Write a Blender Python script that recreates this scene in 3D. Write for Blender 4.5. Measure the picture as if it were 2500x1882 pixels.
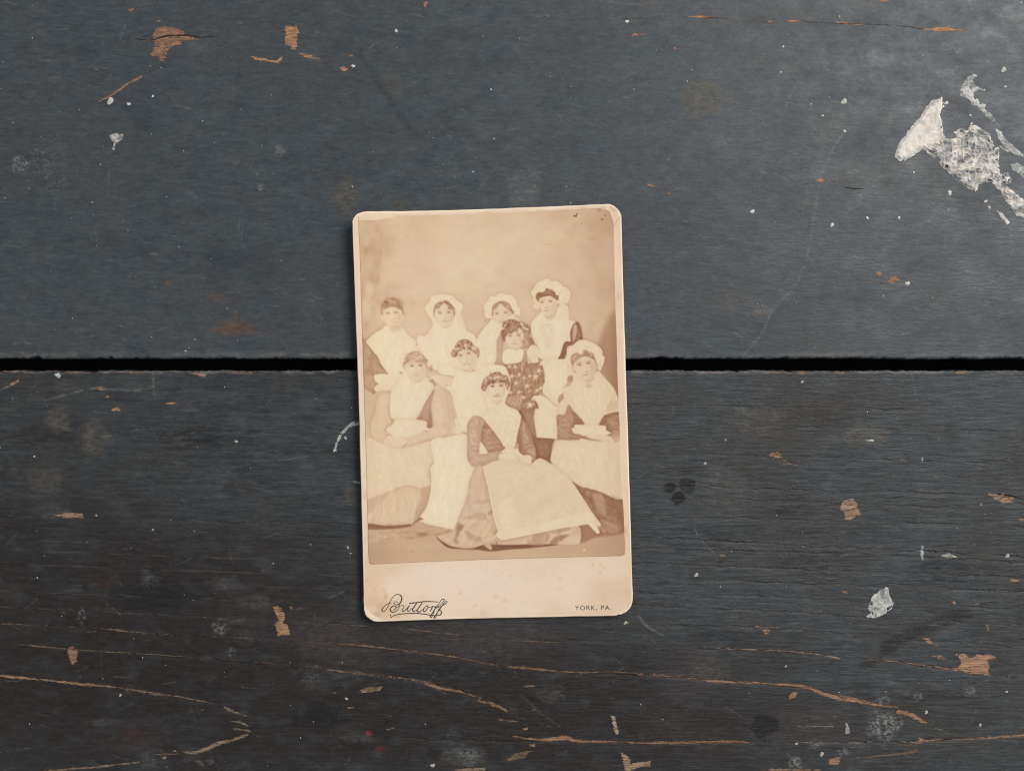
import bpy, math, random
import numpy as np

# ------------------------------------------------------------------ camera, light, exposure
for o in list(bpy.data.objects):
    bpy.data.objects.remove(o)
scene = bpy.context.scene
COL = scene.collection
MM = 0.1656e-3            # one measuring unit on the tabletop, in metres (the card is 108 mm wide)
LENS = 28.0
HCAM = 2500 * MM * LENS / 36.0

cam_data = bpy.data.cameras.new('camera')
cam_data.lens = LENS
cam_data.sensor_width = 36.0
cam_data.clip_start = 0.01
cam_data.clip_end = 50.0
cam = bpy.data.objects.new('camera', cam_data)
COL.objects.link(cam)
cam.location = (0, 0, HCAM)
cam.rotation_euler = (0, 0, 0)
scene.camera = cam

world = bpy.data.worlds.new('World')
scene.world = world
world.use_nodes = True
bg = world.node_tree.nodes['Background']
bg.inputs['Color'].default_value = (0.88, 0.95, 1.0, 1)
bg.inputs['Strength'].default_value = 0.36

def area_light(name, loc, target, size, power, color):
    d = bpy.data.lights.new(name, 'AREA')
    d.shape = 'RECTANGLE'; d.size, d.size_y = size
    d.energy = power; d.color = color
    o = bpy.data.objects.new(name, d)
    COL.objects.link(o)
    o.location = loc
    from mathutils import Vector
    o.rotation_euler = (Vector(target) - Vector(loc)).to_track_quat('-Z', 'Y').to_euler()
    return o
area_light('window_light', (1.50, 1.05, 1.75), (0.0, 0.03, 0), (1.2, 1.1), 72.0, (1.0, 0.985, 0.96))

scene.view_settings.view_transform = 'Standard'
scene.view_settings.look = 'None'
scene.view_settings.gamma = 1.0
scene.view_settings.exposure = 0.0
scene.view_settings.use_curve_mapping = False

scene.cycles.use_denoising = False       # the denoiser wipes out the fine tones of the old print
scene.cycles.use_adaptive_sampling = False
scene.cycles.filter_width = 1.15
scene.cycles.max_bounces = 4
scene.cycles.diffuse_bounces = 2
scene.cycles.glossy_bounces = 2
rng = np.random.default_rng(7)
random.seed(7)

# ------------------------------------------------------------------ helpers: coordinates and noise
def wpt(sx, sy, z=0.0):
    """tabletop measuring grid (origin at the left rear of the area in view) -> metres"""
    return (sx - 1250.0) * MM, (941.0 - sy) * MM, z

_TAB = {}
def vnoise(x, y, seed):
    """smooth value noise, arrays in, -1..1 out"""
    T = _TAB.get(seed)
    if T is None:
        T = _TAB[seed] = np.random.default_rng(seed).random((256, 256)) * 2 - 1
    xi = np.floor(x).astype(int); yi = np.floor(y).astype(int)
    fx = x - xi; fy = y - yi
    fx = fx * fx * (3 - 2 * fx); fy = fy * fy * (3 - 2 * fy)
    a = T[yi & 255, xi & 255]; b = T[yi & 255, (xi + 1) & 255]
    c = T[(yi + 1) & 255, xi & 255]; d = T[(yi + 1) & 255, (xi + 1) & 255]
    return (a * (1 - fx) + b * fx) * (1 - fy) + (c * (1 - fx) + d * fx) * fy

def fbm(x, y, seed, octaves=3):
    s = 0; a = 1.0; t = 0
    for i in range(octaves):
        s = s + a * vnoise(x * 2 ** i, y * 2 ** i, seed + i); t += a; a *= 0.55
    return s / t

def lin(c):
    c = np.asarray(c, float) / 255.0
    return np.where(c <= 0.04045, c / 12.92, ((c + 0.055) / 1.055) ** 2.4)

def spline(pts, closed, n=6):
    p = np.asarray(pts, float)
    m = len(p)
    if m < 3:
        return p
    out = []
    rngi = range(m) if closed else range(m - 1)
    for i in rngi:
        if closed:
            p0, p1, p2, p3 = p[i - 1], p[i], p[(i + 1) % m], p[(i + 2) % m]
        else:
            p0 = p[max(i - 1, 0)]; p1 = p[i]; p2 = p[i + 1]; p3 = p[min(i + 2, m - 1)]
        for k in range(n):
            t = k / n
            out.append(0.5 * ((2 * p1) + (-p0 + p2) * t + (2 * p0 - 5 * p1 + 4 * p2 - p3) * t * t
                              + (-p0 + 3 * p1 - 3 * p2 + p3) * t ** 3))
    if not closed:
        out.append(p[-1])
    return np.array(out)

def seg_dist(X, Y, pts, closed, widths=None):
    """min distance to a polyline; with widths returns distance minus local half width"""
    best = np.full(X.shape, 1e9)
    n = len(pts)
    for i in range(n if closed else n - 1):
        a = pts[i]; b = pts[(i + 1) % n]
        d = b - a; L = d @ d + 1e-9
        t = np.clip(((X - a[0]) * d[0] + (Y - a[1]) * d[1]) / L, 0, 1)
        dist = np.hypot(X - a[0] - t * d[0], Y - a[1] - t * d[1])
        if widths is not None:
            dist = dist - 0.5 * (widths[i] * (1 - t) + widths[(i + 1) % n] * t)
        best = np.minimum(best, dist)
    return best

def inside(X, Y, pts):
    c = np.zeros(X.shape, bool)
    n = len(pts)
    for i in range(n):
        x1, y1 = pts[i]; x2, y2 = pts[(i + 1) % n]
        if y1 == y2:
            continue
        c ^= ((y1 > Y) != (y2 > Y)) & (X < (x2 - x1) * (Y - y1) / (y2 - y1) + x1)
    return c

def sdf_poly(X, Y, pts):
    d = seg_dist(X, Y, pts, True)
    return np.where(inside(X, Y, pts), -d, d)

# zones: (origin x, origin y, units per reading)
S9 = 250 / 2212.0
ZA = (880, 700, S9); ZB = (1120, 670, S9); ZC = (1280, 670, S9); ZD = (880, 840, S9)
ZE = (1080, 840, S9); ZF = (1290, 820, S9); ZG = (880, 980, S9); ZH = (1100, 980, S9)
ZI = (1300, 960, S9); ZJ = (880, 1200, S9); ZK = (1090, 1200, S9); ZL = (1300, 1200, S9)
Z1 = (850, 480, 700 / 2212.0); Z2 = (850, 1000, 700 / 2212.0); ZS = (880, 1400, S9)
ZY = (1370, 1400, S9); ZTL = (780, 480, S9); ZTR = (1370, 480, S9)
ST = 900 / 2204.0
T1 = (0, 0, ST); T2 = (800, 0, ST); T3 = (1600, 0, ST); M1 = (0, 600, ST); M2 = (1600, 600, ST)
B1 = (0, 1202, ST); B2 = (800, 1202, ST); B3 = (1600, 1202, ST); SRC = (0, 0, 1.0)

def zone(z, pts):
    return np.asarray(pts, float) * z[2] + np.array([z[0], z[1]])

class Canvas:
    """a sheet of values over a rectangle of the measuring grid, drawn with soft shapes"""
    def __init__(s, x0, y0, x1, y1, step, ch):
        s.x = np.arange(x0, x1 + step, step); s.y = np.arange(y0, y1 + step, step)
        s.x0, s.y0, s.step = x0, y0, step
        s.halo = 0.0
        s.v = np.zeros((len(s.y), len(s.x), ch))
        s.X, s.Y = np.meshgrid(s.x, s.y)
    def box(s, pts, pad):
        lo = pts.min(0) - pad; hi = pts.max(0) + pad
        i0 = max(int((lo[0] - s.x0) / s.step), 0); i1 = min(int((hi[0] - s.x0) / s.step) + 2, len(s.x))
        j0 = max(int((lo[1] - s.y0) / s.step), 0); j1 = min(int((hi[1] - s.y0) / s.step) + 2, len(s.y))
        return (slice(j0, max(j1, j0)), slice(i0, max(i1, i0)))
    def blend(s, sl, cov, val, tex=None):
        if cov.size == 0:
            return
        val = np.atleast_1d(np.asarray(val, float))
        V = np.broadcast_to(val, cov.shape + (len(val),))
        if tex:
            amp, sx, sy, ang = (tuple(tex) + (0,))[:4]
            c, n = math.cos(ang), math.sin(ang)
            x = s.X[sl]; y = s.Y[sl]
            nz = fbm((x * c + y * n) / sx + 31, (-x * n + y * c) / sy + 17, 91, 2)
            V = V + (amp * nz)[..., None]
        s.v[sl] = s.v[sl] * (1 - cov[..., None]) + V * cov[..., None]
    def poly(s, z, pts, val, soft=0.9, a=1.0, smooth=True, tex=None):
        p = zone(z, pts)
        if smooth:
            p = spline(p, True, 4)
        halo = s.halo if (tex and a == 1.0 and soft <= 1.5) else 0
        sl = s.box(p, max(soft * 1.5 + 1, 16 if halo else 0))
        if s.X[sl].size == 0:
            return
        d = sdf_poly(s.X[sl], s.Y[sl], p)
        if halo:
            s.v[sl][..., 0] -= halo * (np.exp(-(np.clip(d, 0, None) / 3.0) ** 2) + .6 * np.exp(-(np.clip(d, 0, None) / 9.0) ** 2))
        t = np.clip(0.5 - d / (2 * soft), 0, 1)
        s.blend(sl, a * t * t * (3 - 2 * t), val, tex)
        if halo:
            s.v[sl][..., 0] -= .05 * (t > .5) * np.exp(-(np.clip(-d, 0, None) / 7.0) ** 2)
    def ell(s, z, cx, cy, rx, ry, val, soft=0.5, a=1.0, rot=0, tex=None):
        """rx, ry in zone readings; soft is the fraction of the radius that fades"""
        c = zone(z, [(cx, cy)])[0]; rx *= z[2]; ry *= z[2]
        R = max(rx, ry) * (1 + soft) + 1
        sl = s.box(np.array([c - R, c + R]), 1)
        x = s.X[sl] - c[0]; y = s.Y[sl] - c[1]
        co, si = math.cos(rot), math.sin(rot)
        d = np.hypot((x * co + y * si) / rx, (-x * si + y * co) / ry)
        t = np.clip((1 + soft - d) / (2 * soft), 0, 1)
        s.blend(sl, a * t * t * (3 - 2 * t), val, tex)
    def line(s, z, pts, w, val, a=1.0, soft=0.7, smooth=True, taper=True, tex=None):
        """w: width in grid units (number or list)"""
        p = zone(z, pts)
        ws = np.interp(np.linspace(0, 1, len(p)), np.linspace(0, 1, len(np.atleast_1d(w))), np.atleast_1d(w))
        if taper and np.ndim(w) == 0 and len(p) > 2:
            ws[0] *= 0.35; ws[-1] *= 0.35
        if smooth and len(p) > 2:
            q = spline(p, False, 4)
            ws = np.interp(np.linspace(0, 1, len(q)), np.linspace(0, 1, len(p)), ws); p = q
        sl = s.box(p, max(ws) + soft + 1)
        if s.X[sl].size == 0:
            return
        d = seg_dist(s.X[sl], s.Y[sl], p, False, ws)
        t = np.clip(0.5 - d / (2 * soft), 0, 1)
        s.blend(sl, a * t * t * (3 - 2 * t), val, tex)
    def add(s, z, x, y, rx, ry, amp, rot=0.0):
        """soft additive spot; rx, ry in grid units"""
        p = zone(z, [(x, y)])[0]; R = 2.6 * max(rx, ry) + 1
        sl = s.box(np.array([p - R, p + R]), 1)
        dx = s.X[sl] - p[0]; dy = s.Y[sl] - p[1]; co, si = math.cos(rot), math.sin(rot)
        s.v[sl][..., 0] += amp * np.exp(-((dx * co + dy * si) / rx) ** 2 - ((-dx * si + dy * co) / ry) ** 2)
    def addline(s, z, pts, w, amp):
        q = spline(zone(z, pts), False, 5) if len(pts) > 2 else zone(z, pts)
        sl = s.box(q, 3 * w + 1)
        if s.X[sl].size == 0: return
        s.v[sl][..., 0] += amp * np.exp(-(seg_dist(s.X[sl], s.Y[sl], q, False) / w) ** 2)
    def folds(s, z, pts, ang, n, amp, w, L, seed, spread=.25, curve=.012, emboss=True):
        """creases of cloth or locks of hair inside an outline; w and L are ranges in grid units"""
        p = spline(zone(z, pts), True, 3); sl = s.box(p, 2)
        X = s.X[sl]; Y = s.Y[sl]
        if X.size == 0: return
        mask = np.clip(.5 - sdf_poly(X, Y, p) / 3.0, 0, 1)
        ys, xs = np.nonzero(mask > .6)
        if len(ys) == 0: return
        r = np.random.default_rng(seed); D = np.zeros(X.shape)
        for i in range(n):
            k = r.integers(len(ys)); cx_, cy_ = X[ys[k], xs[k]], Y[ys[k], xs[k]]
            th = ang + r.normal(0, spread); ww = r.uniform(*w); LL = r.uniform(*L)
            R = LL * 2 + ww * 3
            m = (np.abs(X - cx_) < R) & (np.abs(Y - cy_) < R)
            dx = X[m] - cx_; dy = Y[m] - cy_
            u = dx * math.cos(th) + dy * math.sin(th); v = -dx * math.sin(th) + dy * math.cos(th) + r.normal(0, curve) * u * u
            g = np.exp(-(u / LL) ** 2 - (v / ww) ** 2)
            D[m] += r.uniform(.5, 1.0) * (g * (v / ww) * 1.6 if emboss else g * (1 if r.random() < .45 else -1))
        s.v[sl][..., 0] += amp * np.clip(D, -1.6, 1.6) * mask
    def face(s, z, eL, eR, nose, mL, mR, turn=1.0, k=1.0):
        """soft modelling of a face: sockets, pupils, brows, nose, lips, cheek and jaw shade"""
        q = zone(z, [eL, eR, nose, mL, mR]); e1, e2, ns, m1, m2 = q
        S = np.hypot(*(e2 - e1)); d = (e2 - e1) / S; nn = np.array([-d[1], d[0]]); rot = math.atan2(d[1], d[0])
        A = lambda p, rx, ry, am: s.add(SRC, p[0], p[1], rx * S, ry * S, am * k, rot)
        for e in (e1, e2):
            A(e, .34, .22, -.075); A(e + nn * .02 * S, .17, .085, -.14); A(e, .085, .085, -.2); A(e + nn * .2 * S, .22, .07, .03)
            s.addline(SRC, [e - d * .34 * S - nn * .2 * S, e - nn * .30 * S, e + d * .34 * S - nn * .22 * S], .055 * S, -.13 * k)
            s.addline(SRC, [e - d * .2 * S - nn * .03 * S, e - nn * .085 * S, e + d * .2 * S - nn * .03 * S], .035 * S, -.13 * k)
        mid = (e1 + e2) / 2
        s.addline(SRC, [mid - nn * .1 * S, mid * .5 + ns * .5, ns - nn * .1 * S], .075 * S, .05 * k)
        s.addline(SRC, [mid + d * .13 * S * turn, (mid + ns) / 2 + d * .17 * S * turn, ns + d * .16 * S * turn], .07 * S, -.07 * k)
        A(ns + nn * .03 * S, .17, .05, -.2); A(ns - nn * .06 * S, .09, .08, .05)
        mm = (m1 + m2) / 2
        s.addline(SRC, [m1, mm + nn * .02 * S, m2], .05 * S, -.22 * k); A(mm - nn * .09 * S, .24, .06, -.05); A(mm + nn * .11 * S, .22, .06, -.03); A(mm + nn * .24 * S, .24, .06, -.07); A(mm + nn * .42 * S, .22, .13, .03)
        ck = (e2 + m2) / 2 + d * .34 * S * turn
        A(ck, .22, .75, -.085); A(e1 + nn * .55 * S, .28, .25, .03); A(mid - nn * .62 * S, .5, .2, .03); A(mm + nn * .62 * S + d * .15 * S, .5, .14, -.09)
    def sample(s, sx, sy):
        fx = np.clip((sx - s.x0) / s.step, 0, len(s.x) - 1.001); fy = np.clip((sy - s.y0) / s.step, 0, len(s.y) - 1.001)
        i = fx.astype(int); j = fy.astype(int); u = (fx - i)[..., None]; v = (fy - j)[..., None]
        return (s.v[j, i] * (1 - u) + s.v[j, i + 1] * u) * (1 - v) + (s.v[j + 1, i] * (1 - u) + s.v[j + 1, i + 1] * u) * v

# ------------------------------------------------------------------ the sepia picture on the card (flat print)
def paint_print():
    c = Canvas(868, 500, 1542, 1388, 1.0, 1)
    X, Y = c.X, c.Y
    # studio backdrop
    t = 0.705 + 0.07 * fbm(X / 85, Y / 70, 3, 4) + 0.03 * fbm(X / 24, Y / 24, 5, 3)
    t += 0.05 * np.exp(-(((X - 1150) / 170) ** 2 + ((Y - 640) / 110) ** 2))
    t -= 0.16 * np.clip((X - 1330) / 190, 0, 1) ** 1.3
    t -= 0.06 * np.clip((1010 - X) / 110, 0, 1) ** 1.2
    t -= 0.06 * np.clip((580 - Y) / 70, 0, 1)
    c.v[..., 0] = t
    for (x, y, rx, ry, a) in ((915, 575, 26, 60, .5), (905, 615, 40, 24, .5), (945, 590, 30, 22, .35), (925, 660, 14, 70, .45),
                              (900, 700, 22, 40, .4), (930, 730, 40, 18, .35), (1000, 735, 30, 14, .5), (990, 770, 26, 26, .35),
                              (960, 700, 30, 12, .2), (905, 780, 30, 60, .4), (1010, 600, 60, 30, .15)):
        c.ell(SRC, x, y, rx, ry, .56, 0.9, min(1, a * 1.35), 0, (.12, 14, 18))
    for (x, y, rx, ry, a) in ((903, 708, 10, 16, .6), (897, 755, 10, 26, .5), (925, 770, 8, 20, .3), (1025, 720, 30, 30, .4), (1010, 800, 40, 46, .5), (935, 690, 8, 18, .4)):
        c.ell(SRC, x, y, rx, ry, .8, 0.8, a)
    c.poly(SRC, [(1487, 775), (1505, 760), (1530, 740), (1540, 1080), (1500, 1000), (1470, 900), (1462, 840)], .37, 12, .8)
    c.ell(SRC, 1520, 900, 24, 130, .27, 0.8, .6)
    c.ell(SRC, 1470, 545, 34, 24, .5, 0.9, .5)
    # studio floor
    c.poly(SRC, [(860, 1318), (960, 1316), (1100, 1300), (1300, 1300), (1430, 1300), (1545, 1296), (1545, 1400), (860, 1400)], .6, 3, 1, False, (.03, 60, 14))
    c.ell(SRC, 905, 1360, 60, 40, .44, .9, .5); c.ell(SRC, 1510, 1345, 60, 46, .45, .9, .6)
    c.halo = .05
    # ---- standing woman at the left
    c.poly(ZD, [(60, -60), (140, -40), (290, 170), (400, 300), (640, 668), (330, 660), (322, 790), (430, 885), (340, 905), (320, 1050), (260, 1050), (105, 930), (60, 800)], .52, 1.2, 1, True, (.05, 12, 20))
    c.ell(ZD, 250, 400, 60, 200, .42, .8, .6); c.ell(ZD, 170, 600, 90, 60, .42, .8, .6); c.ell(ZD, 300, 1020, 40, 50, .38, .6, .7)
    c.poly(ZD, [(430, 860), (560, 915), (710, 960), (720, 990), (690, 1003), (480, 1000), (330, 1010), (320, 920)], .84, .9)
    c.poly(ZA, [(560, 840), (480, 910), (300, 1030), (140, 1190), (180, 1260), (290, 1400), (390, 1520), (450, 1663), (625, 1910), (760, 2100), (1000, 2100), (1300, 1500),
                (1240, 1250), (1170, 1140), (1050, 1060), (970, 960), (900, 870), (740, 950)], .925, .9, 1, True, (.018, 14, 14))
    c.poly(ZD, [(330, 665), (640, 670), (760, 900), (690, 985), (430, 870), (325, 790)], .89, 1.2)
    for l in ([(560, 920), (700, 962)], [(480, 955), (690, 990)], [(440, 880), (560, 900), (690, 930)]):
        c.line(ZD, l, .8, .66, .7)
    c.poly(ZA, [(495, 540), (560, 480), (690, 440), (800, 470), (880, 530), (908, 620), (895, 740), (860, 860), (800, 930), (720, 950), (650, 900), (560, 800), (500, 650)], .82)
    c.ell(ZA, 850, 720, 80, 190, .75, .8, .8); c.ell(ZA, 760, 890, 110, 70, .7, .7, .8)
    c.poly(ZA, [(455, 600), (490, 620), (510, 720), (480, 740), (455, 680)], .83)
    c.poly(ZA, [(452, 450), (480, 360), (560, 280), (660, 245), (780, 260), (860, 310), (900, 390), (920, 500), (938, 600), (905, 560), (880, 500), (790, 460), (690, 438), (600, 465), (520, 505), (490, 570), (482, 640), (460, 560)], .49, 1.0, 1, True, (.06, 5, 10))
    c.ell(ZA, 655, 305, 35, 30, .66, .7, .6)
    for (x, y) in ((600, 578), (768, 560)):
        c.ell(ZA, x, y, 48, 16, .58, .8, .8); c.line(ZA, [(x - 60, y - 28), (x, y - 40), (x + 60, y - 30)], .9, .66, .6)
    c.line(ZA, [(725, 560), (735, 640), (745, 690)], .9, .7, .6); c.line(ZA, [(690, 700), (760, 690)], 1.4, .64, .7)
    c.line(ZA, [(680, 765), (740, 760), (800, 768)], 1.3, .6, .7); c.line(ZA, [(720, 790), (700, 860), (640, 900)], 1.0, .62, .7)
    c.line(ZA, [(650, 900), (690, 950), (750, 955), (860, 900)], 1.2, .6, .7); c.ell(ZA, 710, 995, 14, 12, .6, .6, .8)
    c.poly(ZA, [(1190, 1262), (1210, 1230), (1228, 1262)], .5, .8); c.line(ZA, [(1170, 1145), (1215, 1170), (1225, 1240)], 1.2, .72, .7)
    # ---- second standing woman, ruffled cap
    c.poly(Z1, [(650, 968), (600, 885), (595, 850), (630, 805), (640, 772), (690, 755), (740, 752), (800, 765), (832, 790), (846, 806), (880, 826), (880, 862), (865, 900), (880, 960), (907, 1035), (950, 1052), (1000, 1120), (1040, 1290), (870, 1340), (640, 1330), (538, 1140), (540, 1075), (600, 1072), (640, 1010)], .955, 1.0, 1, True, (.015, 12, 12))
    c.poly(Z1, [(835, 940), (866, 900), (905, 1035), (850, 1000)], .87, 4, .8)
    c.poly(ZA, [(1580, 580), (1600, 470), (1700, 400), (1800, 350), (1880, 420), (1990, 480), (2020, 560), (2000, 680), (1960, 800), (1850, 890), (1740, 870), (1660, 790), (1600, 680)], .84)
    c.poly(ZA, [(1880, 520), (2010, 520), (1990, 740), (1880, 870), (1810, 840), (1850, 700)], .78, 4, .85)
    c.poly(ZA, [(1568, 540), (1600, 400), (1680, 325), (1790, 312), (1805, 340), (1730, 400), (1690, 465), (1640, 480), (1600, 530), (1580, 660)], .55, .9, 1, True, (.06, 4, 4))
    c.poly(ZA, [(1795, 290), (1900, 310), (1960, 370), (2020, 450), (2045, 560), (2020, 640), (2000, 540), (1960, 490), (1890, 470), (1870, 400), (1810, 345)], .5, .9, 1, True, (.06, 4, 4))
    for (x, y) in ((1712, 560), (1900, 548)):
        c.ell(ZA, x, y, 44, 26, .68, .8, .8); c.ell(ZA, x, y, 22, 16, .52, .7, .8); c.line(ZA, [(x - 70, y - 40), (x, y - 60), (x + 60, y - 44)], 1.0, .66, .6)
    c.line(ZA, [(1835, 540), (1825, 640), (1840, 680)], 1.2, .7, .8); c.line(ZA, [(1770, 680), (1820, 690), (1860, 672)], 1.6, .62, .8)
    c.line(ZA, [(1735, 745), (1820, 736), (1905, 740)], 1.5, .56, .85); c.line(ZA, [(1750, 870), (1840, 892), (1960, 805)], 1.5, .58, .85)
    c.line(ZA, [(1500, 290), (1560, 330), (1600, 300)], 1, .86, .5); c.line(ZA, [(2090, 350), (2080, 420), (2180, 480)], 1, .84, .6); c.ell(ZA, 1735, 275, 12, 8, .6, .5, .8)
    c.line(ZA, [(1420, 560), (1450, 660), (1540, 790)], 1.0, .85, .6)
    # ---- third standing woman, wide cap
    c.poly(ZB, [(720, 950), (650, 1030), (480, 1230), (390, 1400), (300, 1640), (350, 2100), (700, 2300), (800, 2000), (830, 1663), (860, 1380), (900, 1240), (1000, 1100), (1080, 960), (900, 900)], .945, 1, 1, True, (.015, 12, 12))
    c.line(ZB, [(490, 1230), (470, 1330), (560, 1640)], 1.2, .89, .6)
    c.poly(ZB, [(610, 945), (550, 850), (560, 800), (542, 680), (620, 585), (655, 495), (710, 455), (765, 482), (850, 420), (930, 400), (1020, 432), (1100, 435), (1190, 490), (1250, 600), (1278, 700), (1325, 720), (1320, 875), (1220, 870), (1190, 920), (1000, 960), (720, 940)], .95, 1, 1, True, (.015, 10, 10))
    c.line(ZB, [(1230, 720), (1215, 790), (1220, 870)], 1.2, .86, .6); c.line(ZB, [(1100, 440), (1080, 520), (1130, 620)], 1.0, .9, .6)
    c.poly(ZB, [(740, 860), (720, 800), (760, 740), (880, 600), (980, 680), (1080, 740), (1150, 800), (1140, 900), (1050, 960), (960, 1080), (830, 1060), (760, 950)], .825)
    c.poly(ZB, [(1000, 760), (1150, 790), (1130, 900), (1040, 960), (980, 900)], .77, 3, .8)
    c.poly(ZB, [(712, 890), (715, 740), (740, 660), (830, 590), (930, 568), (905, 610), (860, 660), (800, 740), (745, 775), (740, 880)], .53, .9, 1, True, (.05, 4, 4))
    c.poly(ZB, [(925, 568), (1040, 590), (1110, 650), (1140, 720), (1195, 800), (1185, 865), (1140, 830), (1090, 760), (980, 690), (905, 620)], .51, .9, 1, True, (.05, 4, 4))
    for (x, y) in ((820, 838), (1015, 815)):
        c.ell(ZB, x, y, 50, 28, .72, .8, .8); c.ell(ZB, x, y + 4, 30, 13, .5, .7, .8); c.line(ZB, [(x - 70, y - 36), (x, y - 52), (x + 65, y - 40)], 1.0, .68, .6)
    c.line(ZB, [(935, 800), (925, 890), (945, 950)], 1.1, .74, .8); c.line(ZB, [(890, 960), (945, 965), (975, 945)], 1.5, .6, .8)
    c.line(ZB, [(840, 1022), (915, 1012), (1000, 1015)], 1.4, .58, .85); c.ell(ZB, 565, 995, 14, 10, .42, .6, .9); c.ell(ZB, 920, 475, 9, 9, .6, .6, .9)
    # ---- tall standing woman at the right
    c.poly(ZC, [(1100, 1030), (1180, 1035), (1240, 1180), (1258, 1320), (1255, 1440), (1100, 1480), (960, 1600), (850, 1830), (718, 1835), (868, 1467), (1005, 1440), (985, 1260), (1050, 1100)], .33, 1, 1, True, (.04, 6, 16))
    c.poly(ZC, [(1085, 1080), (1150, 1130), (1130, 1270), (1095, 1400), (1060, 1480), (1040, 1300), (1060, 1150)], .6, 2, .85)
    c.poly(ZC, [(400, 800), (240, 930), (140, 1120), (190, 1380), (300, 1560), (350, 1750), (398, 1847), (718, 1830), (868, 1467), (1000, 1440), (990, 1260), (1050, 1090), (1105, 1015), (960, 960), (955, 720), (860, 612), (760, 640), (680, 850), (640, 930), (500, 960)], .92, 1, 1, True, (.03, 6, 6))
    c.poly(ZC, [(760, 650), (860, 620), (940, 720), (950, 960), (700, 940), (690, 850)], .86, 2, .8, True, (.03, 5, 5))
    c.poly(ZC, [(360, 1070), (620, 1060), (650, 1300), (600, 1500), (480, 1600), (400, 1400)], .85, 5, .8, True, (.14, 2.2, 2.2))
    c.line(ZC, [(330, 1080), (300, 1300), (310, 1560)], 1.5, .85, .7); c.line(ZC, [(640, 1050), (660, 1250), (610, 1480)], 1.2, .84, .7); c.line(ZC, [(910, 1440), (960, 1300), (940, 1400)], 1.2, .74, .7)
    for (x, y) in ((500, 1075), (560, 1085), (605, 1062), (590, 1195), (520, 1340), (480, 1390), (560, 1400), (500, 1470)):
        c.ell(ZC, x, y, 20, 11, .66, .8, .8)
    c.poly(ZC, [(310, 755), (240, 742), (188, 665), (235, 625), (192, 530), (180, 460), (138, 410), (150, 360), (200, 300), (270, 190), (370, 130), (450, 95), (530, 100), (600, 140), (700, 138), (770, 180), (860, 270), (935, 292), (990, 370), (1002, 440), (970, 540), (945, 620), (860, 620), (720, 625), (560, 600), (330, 700)], .91, 1, 1, True, (.05, 3.5, 3.5))
    for l in ([(340, 240), (420, 260), (440, 330), (390, 380)], [(600, 230), (650, 280), (690, 250)], [(700, 420), (760, 440), (800, 340)], [(700, 590), (780, 570), (860, 600)], [(200, 400), (240, 500), (300, 590)], [(740, 350), (850, 320), (930, 300)], [(820, 480), (900, 520), (960, 560)]):
        c.line(ZC, l, 1.3, .76, .6)
    c.poly(ZC, [(455, 880), (625, 870), (645, 930), (545, 975), (480, 950)], .7, 1)
    c.poly(ZC, [(320, 580), (340, 505), (500, 455), (620, 475), (700, 560), (712, 660), (665, 800), (620, 880), (550, 912), (460, 885), (400, 820), (350, 720)], .825)
    c.poly(ZC, [(640, 570), (712, 600), (700, 690), (640, 850), (560, 890), (590, 730)], .74, 3.5, .85)
    c.poly(ZC, [(320, 585), (262, 530), (252, 450), (300, 380), (390, 380), (450, 345), (470, 298), (520, 300), (620, 340), (670, 390), (690, 440), (745, 460), (738, 540), (708, 555), (640, 500), (560, 460), (480, 462), (330, 512)], .345, .8, 1, True, (.05, 5, 3))
    for (x, y) in ((385, 592), (563, 575)):
        c.ell(ZC, x, y, 48, 24, .72, .8, .8); c.ell(ZC, x + 6, y, 22, 17, .42, .7, .85); c.line(ZC, [(x - 55, y - 34), (x, y - 48), (x + 70, y - 40)], 1.1, .56, .7)
    c.line(ZC, [(480, 590), (478, 660), (470, 700)], 1.1, .7, .8); c.line(ZC, [(430, 705), (490, 712), (525, 698)], 1.8, .52, .85)
    c.line(ZC, [(425, 785), (490, 770), (560, 770)], 1.6, .52, .85); c.line(ZC, [(460, 885), (560, 912), (660, 800), (712, 660)], 1.3, .58, .7); c.ell(ZC, 735, 660, 20, 34, .5, .7, .8)
    # apron of the tall woman and the pale box shape beside the seated woman
    c.poly(ZF, [(300, 525), (780, 500), (960, 560), (980, 850), (865, 870), (845, 1000), (770, 1120), (740, 1250), (650, 1320), (620, 1500), (560, 1480), (360, 1150), (310, 960), (340, 800)], .915, 1, 1, True, (.02, 9, 9))
    c.poly(ZF, [(655, 1310), (770, 1225), (780, 1330), (655, 1460)], .54, 1); c.poly(ZF, [(865, 880), (965, 865), (962, 960), (848, 995)], .5, 1)
    c.line(ZF, [(310, 520), (500, 512), (770, 500)], 1.3, .7, .8)
    # ---- girl with the starry dress
    c.poly(ZE, [(1180, -120), (1300, -120), (1300, 150), (1322, 450), (1130, 445), (1170, 300)], .62, 1.2, 1, True, (.04, 4, 30))
    c.poly(ZB, [(950, 1040), (1100, 965), (1250, 985), (1400, 1030), (1520, 1100), (1562, 1180), (1555, 1290), (1510, 1325), (1580, 1400), (1640, 1520), (1540, 1560), (1480, 1700), (1440, 2000), (1340, 2200), (1330, 1900), (1385, 1640), (1380, 1430), (1410, 1300), (1300, 1150), (1180, 1250), (1050, 1260), (1010, 1330), (1000, 1432), (948, 1430), (930, 1290), (908, 1260), (950, 1180)], .45, 1, 1, True, (.11, 4, 6))
    c.poly(ZE, [(1320, 440), (1500, 420), (1640, 390), (1720, 350), (1800, 370), (1880, 400), (1960, 410), (2100, 380), (2170, 480), (2212, 700), (2200, 950), (2110, 1080), (1990, 1120), (1960, 1200), (2040, 1260), (2085, 1390), (1990, 1410), (1960, 1663), (1780, 1700), (1660, 1480), (1380, 1335), (1350, 1260), (1400, 1130), (1440, 1000), (1480, 900), (1460, 700), (1400, 560), (1360, 480)], .43, 1, 1, True, (.12, 3, 7))
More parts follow.
